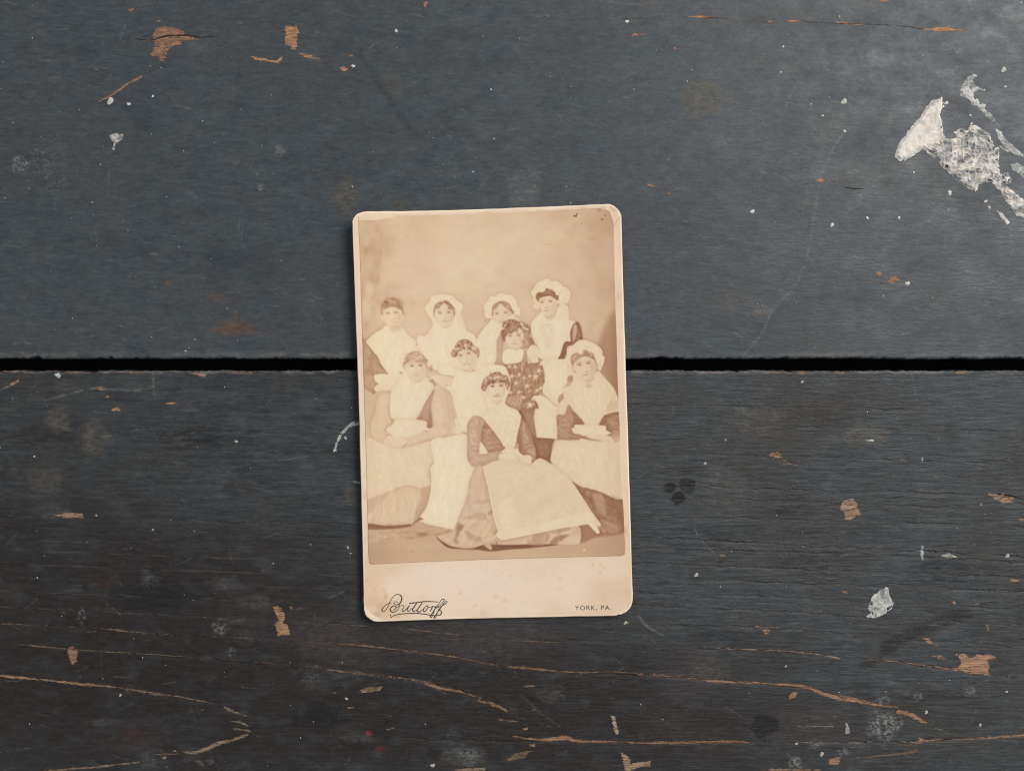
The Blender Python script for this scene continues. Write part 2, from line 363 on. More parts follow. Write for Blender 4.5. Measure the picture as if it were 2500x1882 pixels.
    c.poly(ZE, [(1700, -20), (1860, -20), (1830, 200), (1790, 430), (1720, 640), (1695, 500), (1715, 300)], .56, 1.2, 1, True, (.1, 2, 14))
    c.poly(ZE, [(1380, 1130), (1560, 1110), (1720, 1100), (1740, 1240), (1680, 1340), (1690, 1440), (1560, 1420), (1390, 1330), (1355, 1260)], .55, 1.2, 1, True, (.05, 6, 4))
    for l in ([(1430, 1120), (1540, 1150), (1620, 1110)], [(1490, 1220), (1600, 1215)], [(1400, 1320), (1520, 1390), (1660, 1490)], [(1690, 1430), (1840, 1400), (1980, 1390)], [(1690, 1490), (1850, 1450), (1990, 1430)], [(1740, 1620), (1860, 1590), (1970, 1570)], [(1680, 1400), (1790, 1395)]):
        c.line(ZE, l, 2, .34, .75)
    for (x, y, r, ro) in ((1442, 480, 52, .2), (1572, 490, 60, .6), (1660, 660, 56, 0), (1500, 690, 70, .3), (1585, 845, 60, .1), (1765, 725, 44, .5), (1885, 682, 50, .2), (2010, 700, 78, 0), (2085, 575, 80, .4),
                          (1830, 900, 62, .3), (1655, 1035, 66, .2), (1762, 1150, 58, .5), (2045, 1000, 56, .1), (2130, 950, 60, .6), (1890, 1315, 92, .05), (2140, 420, 60, .5), (1462, 1045, 62, .3), (1945, 1190, 44, .2), (1880, 1020, 36, 0), (1870, 400, 40, .4)):
        p = []
        for k in range(10):
            q = ro + k * math.pi / 5; rr = r * (1.25 if k == 2 or k == 6 else .85) if k % 2 == 0 else r * .34
            p.append((x + rr * math.sin(q), y - rr * math.cos(q) * (1.15 if r < 80 else 1)))
        c.poly(ZE, p, .86, 1.0, .85, False)
    for (x, y) in ((1960, 930), (2090, 820), (1690, 980), (1850, 1190), (2010, 840)):
        c.ell(ZE, x, y, 55, 45, .33, .6, .6)
    c.poly(ZE, [(1308, 180), (1400, 105), (1560, 115), (1745, 120), (1722, 330), (1620, 400), (1330, 412)], .945, 1)
    c.line(ZE, [(1310, 165), (1360, 110), (1415, 95)], 2.2, .62, .8); c.line(ZE, [(1570, 130), (1575, 400)], .9, .84, .7); c.line(ZE, [(1600, 150), (1680, 140)], 1.4, .74, .8)
    c.poly(ZB, [(1008, 1360), (1050, 1270), (1200, 1235), (1300, 1140), (1360, 1210), (1402, 1300), (1400, 1430), (1350, 1560), (1230, 1622), (1120, 1560), (1040, 1470)], .825)
    c.poly(ZB, [(1290, 1300), (1400, 1310), (1395, 1440), (1340, 1560), (1240, 1600), (1260, 1450)], .76, 3, .8)
    c.poly(ZB, [(1010, 1340), (1000, 1200), (1080, 1080), (1260, 1050), (1350, 1130), (1300, 1150), (1255, 1250), (1200, 1180), (1150, 1270), (1080, 1265), (1050, 1290)], .43, 1, 1, True, (.08, 3, 6))
    for (x, y) in ((1112, 1318), (1295, 1310)):
        c.ell(ZB, x, y, 44, 18, .66, .8, .8); c.ell(ZB, x, y, 26, 13, .42, .7, .85)
    c.line(ZB, [(1240, 1262), (1300, 1265), (1370, 1270)], 1.2, .5, .8); c.line(ZB, [(1050, 1285), (1110, 1278), (1150, 1290)], 1.0, .56, .8)
    c.line(ZB, [(1160, 1425), (1200, 1440), (1240, 1420)], 1.7, .58, .85); c.line(ZB, [(1120, 1498), (1190, 1490), (1265, 1495)], 1.5, .55, .85); c.line(ZB, [(1215, 1330), (1225, 1400)], 1.3, .74, .7)
    c.line(ZB, [(1150, 1595), (1240, 1620), (1345, 1560)], 1.6, .55, .8)
    for l in ([(1030, 985), (1080, 930), (1160, 920), (1260, 945), (1300, 985)], [(1040, 960), (1130, 950), (1230, 960)], [(1330, 1020), (1370, 1080), (1400, 1150), (1470, 1170), (1530, 1190)], [(1490, 1220), (1510, 1160)], [(950, 1170), (1010, 1090), (1050, 990)], [(920, 1180), (990, 1140)]):
        c.line(ZB, l, 2.0, .9, .9)
    c.ell(ZB, 1500, 1400, 70, 170, .62, .8, .55); c.ell(ZB, 1450, 1080, 70, 50, .58, .8, .5)
    for (x, y) in ((1060, 950), (1110, 935), (1180, 930), (1240, 960), (1290, 990), (1360, 1070), (1400, 1140), (1480, 1180), (1000, 1100), (960, 1160)):
        c.ell(ZB, x, y, 26, 18, .9, .6, .75)
    c.ell(ZB, 1500, 1250, 40, 60, .4, .7, .6); c.ell(ZB, 1390, 1460, 18, 50, .4, .7, .8)
    # the tall woman's hand on the girl's shoulder
    c.poly(ZE, [(1828, 160), (1880, 60), (1960, 15), (2060, 80), (2110, 200), (2180, 310), (2120, 330), (2080, 300), (2072, 380), (2010, 402), (1960, 400), (1900, 330), (1850, 280)], .87, .9)
    for l in ([(1930, 180), (1950, 300), (1965, 390)], [(1990, 160), (2010, 280), (2020, 390)], [(2040, 150), (2070, 260), (2110, 320)], [(1870, 200), (1890, 280), (1910, 330)]):
        c.line(ZE, l, 1.1, .62, .8)
    c.poly(ZE, [(2075, 290), (2130, 310), (2160, 350), (2080, 350)], .45, 1)
    # lower apron / arm under the girl
    c.poly(ZF, [(310, 1190), (350, 1020), (420, 1140), (620, 1380), (650, 1500), (580, 1505), (430, 1350)], .87, 1)
    c.line(ZF, [(345, 1030), (430, 1160), (600, 1350)], 1.3, .72, .8); c.line(ZF, [(280, 1240), (420, 1350), (570, 1495), (630, 1490)], 2.2, .5, .85)
    c.poly(ZI, [(0, 80), (120, 50), (220, 60), (340, 120), (480, 265), (545, 275), (560, 470), (533, 530), (535, 992), (95, 962), (40, 600), (30, 520), (60, 345), (135, 330), (100, 200)], .9, 1, 1, True, (.02, 9, 9))
    c.line(ZI, [(60, 470), (300, 500), (540, 548)], 2.0, .74, .7)
    c.poly(ZH, [(1500, 255), (1660, 220), (1820, 175), (1800, 340), (1860, 795), (1780, 805), (1620, 430), (1560, 330)], .42, 1.2, 1, True, (.05, 5, 12))
    c.poly(ZH, [(1775, 800), (1900, 786), (2212, 806), (2250, 820), (2200, 950), (2170, 1200), (2160, 1350), (2000, 1265), (1900, 1240), (1845, 1250), (1835, 1100)], .3, 1.2, 1, True, (.05, 6, 12))
    c.line(ZH, [(1900, 985), (1960, 1000), (2070, 990)], 1.3, .48, .7); c.line(ZH, [(1930, 1100), (1990, 1150), (1970, 1210)], 2.0, .45, .6)
    # ---- curly haired woman in the middle
    c.poly(ZE, [(-60, 480), (250, 455), (400, 560), (600, 600), (750, 560), (980, 440), (1130, 450), (1000, 700), (900, 1000), (1000, 1300), (1100, 1700), (700, 1900), (300, 1800), (200, 1100), (80, 960), (230, 760), (220, 680), (-60, 640)], .952, 1.2, 1, True, (.016, 12, 12))
    c.poly(ZE, [(150, 230), (180, 60), (300, -120), (450, -190), (620, -130), (800, -40), (880, 120), (960, 420), (820, 560), (740, 480), (300, 500)], .95, 1.5)
    c.ell(ZE, 300, 500, 90, 34, .8, .9, .7); c.line(ZE, [(850, 90), (930, 260), (985, 450)], 1.5, .72, .7); c.line(ZE, [(0, 515), (180, 500), (330, 520)], 1.2, .84, .6)
    c.poly(ZE, [(300, 260), (350, 150), (500, 110), (650, 150), (740, 250), (758, 350), (725, 490), (620, 582), (530, 572), (440, 500), (350, 400)], .84)
    c.poly(ZE, [(620, 260), (745, 240), (748, 400), (640, 570), (570, 560), (600, 440)], .785, 3.5, .85)
    c.poly(ZE, [(180, 225), (200, 150), (260, 60), (330, -60), (450, -110), (600, -80), (655, -10), (700, 40), (785, 100), (802, 185), (790, 265), (755, 300), (735, 240), (640, 150), (500, 118), (380, 150), (335, 200), (300, 275), (230, 285)], .5, 1.0, 1, True, (.14, 3.0, 3.0))
    for (x, y) in ((385, 243), (560, 200)):
        c.ell(ZE, x, y, 55, 26, .68, .8, .8); c.ell(ZE, x, y, 24, 16, .45, .7, .85); c.line(ZE, [(x - 60, y - 20), (x, y - 42), (x + 70, y - 30)], 1.1, .6, .7)
    c.line(ZE, [(490, 240), (515, 320), (540, 360)], 1.0, .8, .7); c.line(ZE, [(490, 385), (520, 375), (545, 355)], 1.8, .55, .85)
    c.line(ZE, [(445, 445), (520, 430), (605, 422)], 1.6, .56, .85); c.line(ZE, [(530, 575), (630, 578), (735, 480)], 1.6, .62, .8)
    # ---- seated woman at the left
    c.poly(ZG, [(370, -20), (440, -160), (640, -180), (655, 0), (620, 200), (660, 330), (690, 420), (600, 560), (540, 610), (720, 780), (520, 920), (300, 790), (240, 600), (260, 400), (330, 250)], .74, 1.5, 1, True, (.03, 8, 12))
    c.poly(ZG, [(250, 420), (330, 480), (420, 620), (500, 760), (500, 920), (300, 790), (240, 600)], .72, 4, .8)
    c.line(ZG, [(655, 0), (625, 180), (660, 330), (690, 400)], 3, .62, .8); c.ell(ZG, 685, 400, 40, 70, .6, .8, .7); c.line(ZG, [(600, 410), (580, 560)], 2.2, .62, .7); c.line(ZG, [(380, 460), (480, 470), (545, 540)], 1.2, .66, .7)
    c.poly(ZD, [(950, 680), (760, 880), (680, 1000), (655, 1100), (640, 1300), (645, 1480), (720, 1620), (1180, 1640), (1300, 1460), (1400, 1250), (1560, 1000), (1600, 930), (1560, 880), (1400, 720)], .925, 1, 1, True, (.016, 10, 10))
    c.line(ZD, [(760, 900), (765, 1050), (755, 1200)], 1.2, .84, .6); c.line(ZD, [(1390, 860), (1420, 910)], 1.1, .78, .6)
    c.poly(ZD, [(1590, 930), (1720, 870), (1800, 1000), (1855, 1300), (1885, 1800), (1560, 1830), (1530, 1500), (1520, 1300), (1570, 1050)], .77, 1.2, 1, True, (.03, 10, 6))
    c.poly(ZD, [(1720, 900), (1800, 1000), (1855, 1300), (1885, 1800), (1770, 1800), (1760, 1400), (1640, 1050)], .7, 4, .8)
    for l in ([(1570, 1240), (1660, 1215), (1760, 1210)], [(1580, 1330), (1660, 1300)], [(1690, 1440), (1740, 1400)], [(1720, 1620), (1780, 1540)]):
        c.line(ZD, l, 1.4, .73, .6)
    c.poly(ZD, [(1590, 985), (1555, 1150), (1522, 1300), (1528, 1500), (1545, 1800), (1430, 1810), (1440, 1690), (1330, 1640), (1195, 1640), (1300, 1470), (1450, 1180)], .54, 1.0, 1, True, (.03, 6, 10))
    c.poly(ZG, [(1480, 240), (1525, 240), (1550, 560), (1430, 560), (1450, 420)], .4, 3, .9); c.ell(ZG, 1306, 348, 18, 18, .3, .6, .9)
    c.line(ZG, [(1370, 175), (1450, 190), (1520, 225)], 2.0, .46, .7); c.line(ZG, [(1300, 320), (1420, 245), (1520, 250)], 2.0, .45, .6)
    c.poly(ZG, [(560, 605), (700, 480), (760, 400), (1000, 370), (1250, 400), (1420, 445), (1430, 560), (1545, 595), (1400, 660), (1100, 790), (870, 810), (760, 840), (690, 740)], .905, 1.2, 1, True, (.03, 4, 4))
    c.line(ZG, [(720, 400), (900, 368), (1180, 400)], 1.8, .74, .6)
    c.poly(ZG, [(1560, 540), (1700, 520), (1885, 570), (1880, 690), (1780, 770), (1640, 862), (1480, 852), (1350, 872), (1200, 945), (1100, 1000), (900, 1012), (985, 900), (880, 830), (1060, 780), (1280, 700), (1450, 640)], .755, 1.1, 1, True, (.02, 9, 5))
    c.line(ZG, [(1360, 850), (1480, 850), (1630, 862), (1780, 775), (1860, 715)], 1.9, .58, .7); c.line(ZG, [(1345, 655), (1390, 640), (1440, 655)], 2.4, .46, .9); c.line(ZG, [(1490, 720), (1480, 840)], 1.2, .7, .6); c.ell(ZG, 1640, 530, 60, 16, .7, .8, .6)
    c.poly(ZG, [(500, 910), (515, 840), (580, 730), (680, 740), (750, 840), (900, 800), (1010, 850), (990, 900), (880, 1010), (700, 975)], .815, 1.1)
    c.line(ZG, [(500, 900), (530, 800), (600, 720), (690, 740)], 2.2, .52, .85); c.line(ZG, [(1010, 880), (940, 950), (885, 1010)], 2.2, .5, .9); c.line(ZG, [(1110, 900), (1040, 960), (1000, 1000)], 1.0, .7, .8); c.line(ZG, [(1200, 930), (1130, 970), (1095, 1000)], 1.6, .6, .8); c.line(ZG, [(780, 990), (900, 1008), (1090, 995)], 1.3, .62, .8)
    c.poly(ZD, [(930, 480), (980, 430), (1150, 405), (1350, 395), (1412, 470), (1405, 600), (1372, 720), (1280, 812), (1180, 842), (1080, 790), (1000, 660), (940, 560)], .83)
    c.poly(ZD, [(1270, 520), (1410, 520), (1365, 720), (1270, 810), (1180, 820), (1250, 650)], .79, 4, .8)
    c.poly(ZD, [(918, 500), (930, 370), (980, 250), (1080, 180), (1200, 150), (1300, 190), (1370, 260), (1400, 300), (1460, 350), (1425, 450), (1445, 550), (1412, 490), (1370, 405), (1200, 395), (1050, 418), (960, 450), (940, 520)], .635, 1, 1, True, (.06, 7, 4))
    c.ell(ZD, 1150, 270, 130, 70, .75, .8, .7); c.poly(ZD, [(1330, 220), (1450, 350), (1425, 460), (1440, 540), (1400, 460), (1370, 380)], .52, 2, .8); c.line(ZD, [(1000, 240), (1090, 180), (1200, 152), (1320, 205)], 1.3, .54, .7); c.line(ZD, [(920, 490), (960, 440)], 2.2, .55, .7)
    for (x, y) in ((1108, 472), (1290, 462)):
        c.ell(ZD, x, y, 60, 20, .64, .8, .85); c.ell(ZD, x + 6, y, 26, 13, .44, .7, .85)
    c.line(ZD, [(1225, 450), (1290, 428), (1370, 432)], 1.4, .6, .7); c.line(ZD, [(1050, 455), (1120, 440), (1170, 455)], 1.2, .62, .7); c.line(ZD, [(1215, 500), (1235, 580)], 1.2, .78, .7)
    c.line(ZD, [(1165, 605), (1210, 625), (1250, 610)], 1.9, .62, .85); c.line(ZD, [(1120, 680), (1200, 668), (1275, 668)], 1.6, .6, .85); c.line(ZD, [(1160, 845), (1290, 810), (1372, 715)], 1.7, .56, .85); c.line(ZD, [(1100, 890), (1200, 850)], 1.3, .76, .7)
    c.poly(ZD, [(1520, 420), (1572, 560), (1545, 585), (1480, 602)], .54, 1, 1, False); c.poly(ZD, [(870, 570), (922, 645), (825, 648)], .56, .9, 1, False)
    c.poly(ZD, [(1480, 800), (1560, 665), (1650, 632), (1690, 675), (1850, 690), (1985, 745), (2000, 790), (1985, 830), (1950, 892), (1850, 890), (1862, 960), (1800, 955), (1640, 850), (1590, 845)], .83, .9)
    c.poly(ZD, [(1470, 805), (1545, 748), (1620, 825), (1600, 870), (1510, 825)], .52, 1); c.line(ZD, [(1550, 680), (1640, 632), (1670, 650)], 1.7, .52, .8)
    for l in ([(1840, 705), (1900, 740), (1990, 772)], [(1800, 785), (1880, 800), (1985, 832)], [(1790, 850), (1850, 870), (1940, 892)], [(1590, 860), (1640, 845), (1740, 910), (1830, 965)], [(1780, 840), (1820, 900), (1860, 950)]):
        c.line(ZD, l, 1.5, .58, .8)
    c.poly(ZG, [(2010, 50), (2050, 200), (2085, 370), (2000, 400), (1935, 440), (1925, 400), (1990, 190)], .66, 1.2); c.line(ZD, [(1960, 1100), (2015, 1230), (2015, 1330)], 1.6, .62, .8); c.ell(ZD, 1917, 1077, 11, 11, .4, .5, .9)
    # lap apron, bright middle skirt, lower skirt
    c.poly(Z2, [(120, 240), (270, 262), (400, 297), (520, 272), (640, 240), (672, 290), (655, 400), (625, 450), (632, 600), (560, 612), (450, 588), (300, 640), (120, 705)], .835, 1.2, 1, True, (.035, 8, 26, .1))
    c.poly(Z2, [(100, 150), (200, 230), (250, 400), (200, 640), (100, 720)], .79, 16, .7)
    c.line(Z2, [(350, 320), (360, 440), (350, 480)], 1.2, .8, .6); c.line(Z2, [(290, 530), (400, 480), (520, 480), (620, 550)], 2, .8, .7); c.line(Z2, [(155, 690), (300, 640), (450, 590), (560, 610)], 1.6, .7, .6)
    c.poly(Z2, [(155, 692), (300, 643), (450, 592), (560, 612), (632, 600), (612, 720), (545, 840), (495, 892), (380, 890), (120, 878), (120, 705)], .715, 1.2, 1, True, (.03, 30, 8, 1.5))
    c.poly(Z2, [(565, 610), (635, 600), (612, 720), (545, 840), (495, 892), (530, 760), (560, 690)], .57, 3, .9); c.poly(Z2, [(150, 695), (300, 650), (270, 700), (220, 740), (160, 800)], .6, 4, .7); c.ell(Z2, 190, 740, 40, 40, .6, .9, .5)
    c.poly(Z2, [(640, 240), (760, 215), (920, 200), (940, 420), (985, 452), (935, 560), (915, 680), (855, 830), (842, 922), (780, 922), (640, 890), (560, 862), (550, 835), (600, 760), (625, 680), (640, 560), (632, 450), (660, 400)], .965, 1.2, 1, True, (.012, 14, 14))
    c.line(Z2, [(650, 420), (700, 405), (780, 402)], 1.2, .88, .7); c.line(Z2, [(640, 800), (670, 840), (720, 850)], 2.5, .86, .7); c.line(Z2, [(632, 430), (625, 480), (610, 520), (630, 545)], 2.4, .66, .8); c.ell(Z2, 846, 515, 4, 4, .68, .6, .9); c.ell(Z2, 862, 516, 4, 4, .7, .6, .9)
    c.ell(ZG, 2100, 620, 95, 95, .88, .25, .9); c.line(ZG, [(2075, 520), (2120, 505), (2160, 530)], 2, .64, .8); c.line(ZG, [(2005, 680), (2040, 705), (2090, 700)], 2, .62, .8); c.line(ZG, [(2000, 620), (2030, 560), (2080, 520)], 1.2, .76, .7); c.line(ZG, [(1990, 835), (2080, 830), (2200, 860)], 1.6, .8, .7)
    # straw broom
    c.poly(ZJ, [(160, 680), (500, 728), (800, 725), (1060, 706), (1120, 740), (1090, 830), (1000, 850), (160, 840)], .28, 1.5, 1, True, (.05, 14, 3))
    c.poly(ZJ, [(160, 830), (300, 810), (700, 800), (1000, 770), (1130, 730), (1300, 675), (1500, 730), (1990, 830), (1800, 920), (1650, 962), (1450, 960), (1200, 1010), (800, 1030), (560, 1112), (350, 1115), (160, 1100)], .57, 2, 1, True, (.07, 10, 2))
    rr = np.random.default_rng(4)
    for i in range(150):
        x = rr.uniform(180, 1800); y = 830 + rr.uniform(0, 200) * (1 if x < 1200 else .55) + (40 if x > 1300 else 0) - (x - 180) * .02
        L = rr.uniform(60, 220); s = rr.uniform(-.35, .25)
        c.line(ZJ, [(x - L / 2, y - s * L / 2), (x, y + rr.uniform(-14, 14)), (x + L / 2, y + s * L / 2)], .8, .72 if rr.random() < .55 else .42, .55, .5)
    c.poly(ZJ, [(1120, 730), (1150, 660), (1270, 560), (1365, 600), (1290, 625), (1200, 680)], .36, 1.5); c.ell(ZJ, 1330, 930, 110, 45, .33, .7, .8); c.ell(ZJ, 1090, 1000, 90, 26, .4, .8, .7); c.line(ZJ, [(830, 880), (980, 880), (1060, 850)], 2, .35, .7); c.line(ZJ, [(200, 1100), (500, 1115), (760, 1040)], 2, .42, .7)
    # ---- seated woman at the right
    c.poly(ZF, [(780, 510), (830, 430), (835, 280), (890, 210), (950, 208), (1040, 130), (1120, 85), (1250, 90), (1400, 150), (1540, 240), (1608, 340), (1600, 425), (1640, 428), (1652, 520), (1600, 670), (1560, 755), (1470, 700), (1300, 700), (960, 740), (870, 875), (850, 650), (780, 560)], .875, 1, 1, True, (.03, 5, 5))
    c.line(ZF, [(1520, 600), (1600, 680)], 3, .6, .7); c.line(ZF, [(1560, 470), (1630, 440)], 1.3, .76, .7); c.line(ZF, [(1540, 520), (1640, 540)], 1.3, .76, .6); c.line(ZF, [(1060, 350), (1120, 390), (1190, 370)], 1.3, .74, .7); c.line(ZF, [(1250, 280), (1330, 350), (1370, 320)], 1.3, .76, .7); c.line(ZF, [(850, 300), (900, 260), (930, 330)], 1.3, .78, .6)
    c.poly(ZF, [(970, 850), (1000, 790), (1440, 800), (1510, 740), (1600, 850), (1820, 1095), (1900, 1250), (1970, 1480), (1985, 1720), (1700, 1900), (1560, 1950), (1300, 1990), (1020, 1720), (880, 1480), (790, 1700), (640, 1720), (660, 1480), (780, 1330), (870, 1100), (960, 1000)], .845, 1, 1, True, (.022, 10, 10))
    c.poly(ZF, [(1500, 800), (1820, 1100), (1970, 1500), (1960, 1663), (1700, 1640), (1620, 1200)], .78, 8, .7)
    c.poly(ZI, [(1650, 190), (1850, 170), (1880, 330), (1600, 390)], .66, 4, .8); c.line(ZI, [(1600, 400), (1740, 370), (1885, 330)], 3, .82, .8)
    c.poly(ZF, [(770, 1150), (880, 1110), (890, 1330), (830, 1350), (770, 1310)], .83, 1); c.line(ZF, [(830, 1160), (825, 1330)], 1.2, .68, .8); c.line(ZF, [(775, 1180), (785, 1320)], 1.2, .68, .7); c.line(ZF, [(640, 1300), (760, 1200), (800, 1100)], 1.3, .74, .7)
    c.poly(ZF, [(978, 640), (1000, 560), (1150, 500), (1300, 440), (1430, 500), (1455, 640), (1445, 850), (1370, 960), (1290, 1032), (1180, 965), (1080, 860), (1000, 740)], .785)
    c.poly(ZF, [(1340, 600), (1455, 620), (1445, 850), (1370, 960), (1290, 1030), (1200, 970), (1330, 860)], .7, 4, .85)
    c.ell(ZF, 1310, 1075, 70, 42, .6, .7, .85, 0, (.08, 3, 3)); c.line(ZF, [(1290, 1030), (1380, 960), (1440, 870)], 2, .52, .8)
    c.poly(ZF, [(918, 490), (950, 410), (1050, 355), (1110, 390), (1180, 392), (1190, 310), (1260, 308), (1320, 350), (1400, 370), (1430, 450), (1490, 610), (1500, 680), (1450, 600), (1400, 500), (1200, 440), (1080, 520), (995, 570), (965, 650), (930, 590)], .51, 1, 1, True, (.06, 6, 4))
    c.ell(ZF, 955, 670, 28, 50, .62, .6, .8); c.ell(ZF, 1465, 690, 22, 60, .6, .6, .8)
    for (x, y) in ((1108, 622), (1300, 585)):
        c.ell(ZF, x, y, 62, 26, .64, .8, .85); c.ell(ZF, x + 6, y + 2, 26, 14, .42, .7, .85); c.line(ZF, [(x - 70, y - 24), (x, y - 48), (x + 80, y - 42)], 1.5, .5, .75)
    c.line(ZF, [(1220, 620), (1250, 700), (1290, 740)], 1.3, .68, .7); c.line(ZF, [(1220, 772), (1265, 775), (1285, 745)], 2.2, .48, .85); c.line(ZF, [(1175, 858), (1250, 836), (1325, 812)], 1.8, .48, .85)
    c.line(ZF, [(1060, 930), (1085, 905)], 2.4, .6, .85)
    c.poly(ZI, [(530, 480), (690, 468), (740, 360), (790, 248), (880, 370), (1090, 600), (1105, 682), (920, 682), (910, 750), (860, 740), (885, 860), (1010, 890), (1150, 910), (1205, 950), (1030, 1010), (900, 990), (780, 1030), (560, 1052), (540, 800)], .47, 1, 1, True, (.05, 6, 5))
    c.poly(ZI, [(880, 390), (1000, 500), (1095, 605), (1105, 682), (920, 682), (905, 750), (870, 720), (885, 560)], .33, 1.5, .95)
    for l in ([(560, 790), (660, 750), (760, 745)], [(560, 850), (650, 790), (760, 770)], [(560, 920), (640, 840), (720, 800)], [(640, 600), (700, 640), (790, 620)], [(690, 500), (740, 560), (800, 600)], [(800, 280), (850, 420), (860, 600)]):
        c.line(ZI, l, 1.8, .38, .7)
    for l in ([(600, 720), (700, 690), (770, 700)], [(560, 880), (660, 810), (740, 790)], [(700, 560), (760, 600)]):
        c.line(ZI, l, 2.2, .62, .6)
    c.poly(ZI, [(1570, 472), (1890, 395), (1960, 400), (1960, 1060), (1770, 1075), (1745, 1000), (1680, 930), (1590, 905), (1690, 860), (1590, 780), (1595, 705), (1445, 695)], .37, 1, 1, True, (.05, 7, 7))
    c.poly(ZI, [(1680, 600), (1830, 620), (1890, 720), (1760, 760), (1700, 700)], .47, 3, .7); c.line(ZI, [(1680, 760), (1780, 700), (1890, 690)], 2, .28, .7); c.poly(ZI, [(1450, 690), (1560, 480), (1600, 500), (1590, 700)], .3, 2, .8)
    c.poly(ZI, [(915, 682), (1100, 682), (1450, 692), (1590, 708), (1592, 790), (1690, 860), (1600, 910), (1690, 940), (1755, 1010), (1762, 1072), (1540, 1032), (1200, 960), (1010, 890), (885, 860), (860, 745), (910, 752)], .88, 1, 1, True, (.02, 7, 7))
    c.poly(ZI, [(1330, 950), (1420, 890), (1590, 900), (1700, 950), (1755, 1030), (1500, 1030)], .79, 1.5); c.line(ZI, [(1025, 1010), (1060, 950), (1150, 925), (1205, 955)], 2.4, .42, .85); c.line(ZI, [(1200, 975), (1400, 1020), (1600, 1040)], 1.4, .62, .8); c.line(ZI, [(1590, 915), (1680, 930), (1745, 1010)], 2.0, .5, .8); c.ell(ZI, 1430, 905, 30, 20, .66, .7, .8)
    c.poly(Z2, [(1612, 238), (1700, 238), (1780, 236), (1800, 222), (1880, 240), (2000, 245), (2060, 258), (2150, 250), (2150, 712), (2060, 690), (1960, 640), (1870, 612), (1800, 595), (1730, 566), (1650, 480), (1580, 425), (1560, 385), (1590, 280)], .84, 1.2, 1, True, (.03, 9, 22, -.3))
    c.poly(Z2, [(2000, 230), (2150, 240), (2150, 720), (2040, 690), (1960, 500)], .77, 22, .75); c.line(Z2, [(1590, 380), (1660, 368), (1760, 395)], 1.2, .79, .7); c.line(Z2, [(1560, 385), (1575, 425)], 2.4, .5, .8)
    c.poly(Z2, [(1730, 567), (1800, 597), (1870, 614), (1960, 642), (2060, 690), (2150, 715), (2150, 920), (2080, 955), (2000, 962), (1930, 950), (1950, 890), (1880, 780)], .35, 1.2, 1, True, (.06, 9, 16, .4))
    c.poly(ZL, [(1290, 40), (1480, 60), (1560, 200), (1580, 440), (1500, 460), (1400, 380), (1340, 200)], .52, 4, .7); c.poly(ZL, [(1480, 620), (1650, 640), (1860, 780), (1820, 900), (1560, 900), (1420, 780)], .48, 4, .6, True, (.08, 5, 3)); c.line(ZL, [(1380, 240), (1420, 420), (1520, 500), (1760, 590)], 2.2, .56, .6)
    c.ell(ZL, 1760, 300, 150, 160, .25, .8, .6); c.ell(ZL, 1900, 520, 80, 120, .22, .8, .6)
    c.poly(ZL, [(1000, 735), (1170, 690), (1400, 900), (1460, 870), (1560, 912), (1960, 915), (1700, 960), (1400, 990), (1020, 1110)], .34, 4, .9)
    # ---- woman sitting in front
    c.poly(ZE, [(980, 445), (840, 510), (780, 700), (830, 900), (880, 1100), (960, 1300), (1040, 1700), (1690, 1700), (1660, 1485), (1560, 1400), (1385, 1340), (1352, 1270), (1400, 1110), (1460, 980), (1475, 750), (1420, 650), (1395, 560), (1350, 490), (1250, 455)], .955, 1, 1, True, (.015, 8, 8))
    c.line(ZE, [(1400, 1080), (1360, 1200), (1350, 1280), (1400, 1345), (1540, 1400), (1660, 1500)], 1.6, .97, .9)
    c.poly(ZE, [(930, 1010), (990, 900), (1100, 855), (1190, 820), (1330, 840), (1365, 960), (1352, 1080), (1280, 1230), (1180, 1292), (1060, 1255), (980, 1140)], .845)
    c.poly(ZE, [(1240, 950), (1362, 950), (1345, 1080), (1280, 1225), (1190, 1285), (1230, 1100)], .79, 4, .85)
    c.poly(ZE, [(838, 930), (880, 780), (960, 700), (1020, 660), (1040, 605), (1100, 620), (1150, 598), (1250, 605), (1300, 650), (1400, 680), (1430, 740), (1470, 860), (1440, 930), (1400, 1000), (1362, 900), (1330, 838), (1200, 832), (1120, 850), (990, 890), (940, 990), (900, 1025), (845, 975)], .46, 1, 1, True, (.15, 3.2, 3.2))
    c.ell(ZE, 1190, 705, 50, 34, .68, .7, .7)
    for l in ([(1040, 840), (1100, 780), (1170, 800)], [(1210, 810), (1290, 770), (1340, 810)], [(1340, 860), (1390, 800), (1460, 850)], [(880, 900), (940, 830), (1000, 850)], [(1040, 610), (1080, 680), (1150, 640), (1250, 600)]):
        c.line(ZE, l, 2.4, .34, .6)
    for (x, y) in ((1082, 912), (1272, 896)):
        c.ell(ZE, x, y, 62, 26, .66, .8, .85); c.ell(ZE, x, y, 25, 18, .38, .7, .85); c.line(ZE, [(x - 80, y - 14), (x, y - 42), (x + 80, y - 28)], 1.4, .5, .7)
    c.line(ZE, [(1195, 900), (1205, 1000), (1215, 1040)], 1.3, .76, .8); c.line(ZE, [(1150, 1070), (1190, 1085), (1225, 1055)], 2.2, .5, .85); c.line(ZE, [(1085, 1130), (1170, 1118), (1265, 1118)], 2.0, .46, .9); c.line(ZE, [(1130, 1170), (1200, 1165)], 1.3, .78, .7)
    c.line(ZE, [(1040, 1250), (1180, 1295), (1290, 1225)], 1.6, .62, .8); c.line(ZE, [(1160, 1310), (1230, 1270), (1290, 1240)], 1.8, .6, .7); c.ell(ZE, 1205, 1332, 34, 30, .72, .4, .8); c.ell(ZE, 1205, 1330, 18, 15, .9, .5, .9)
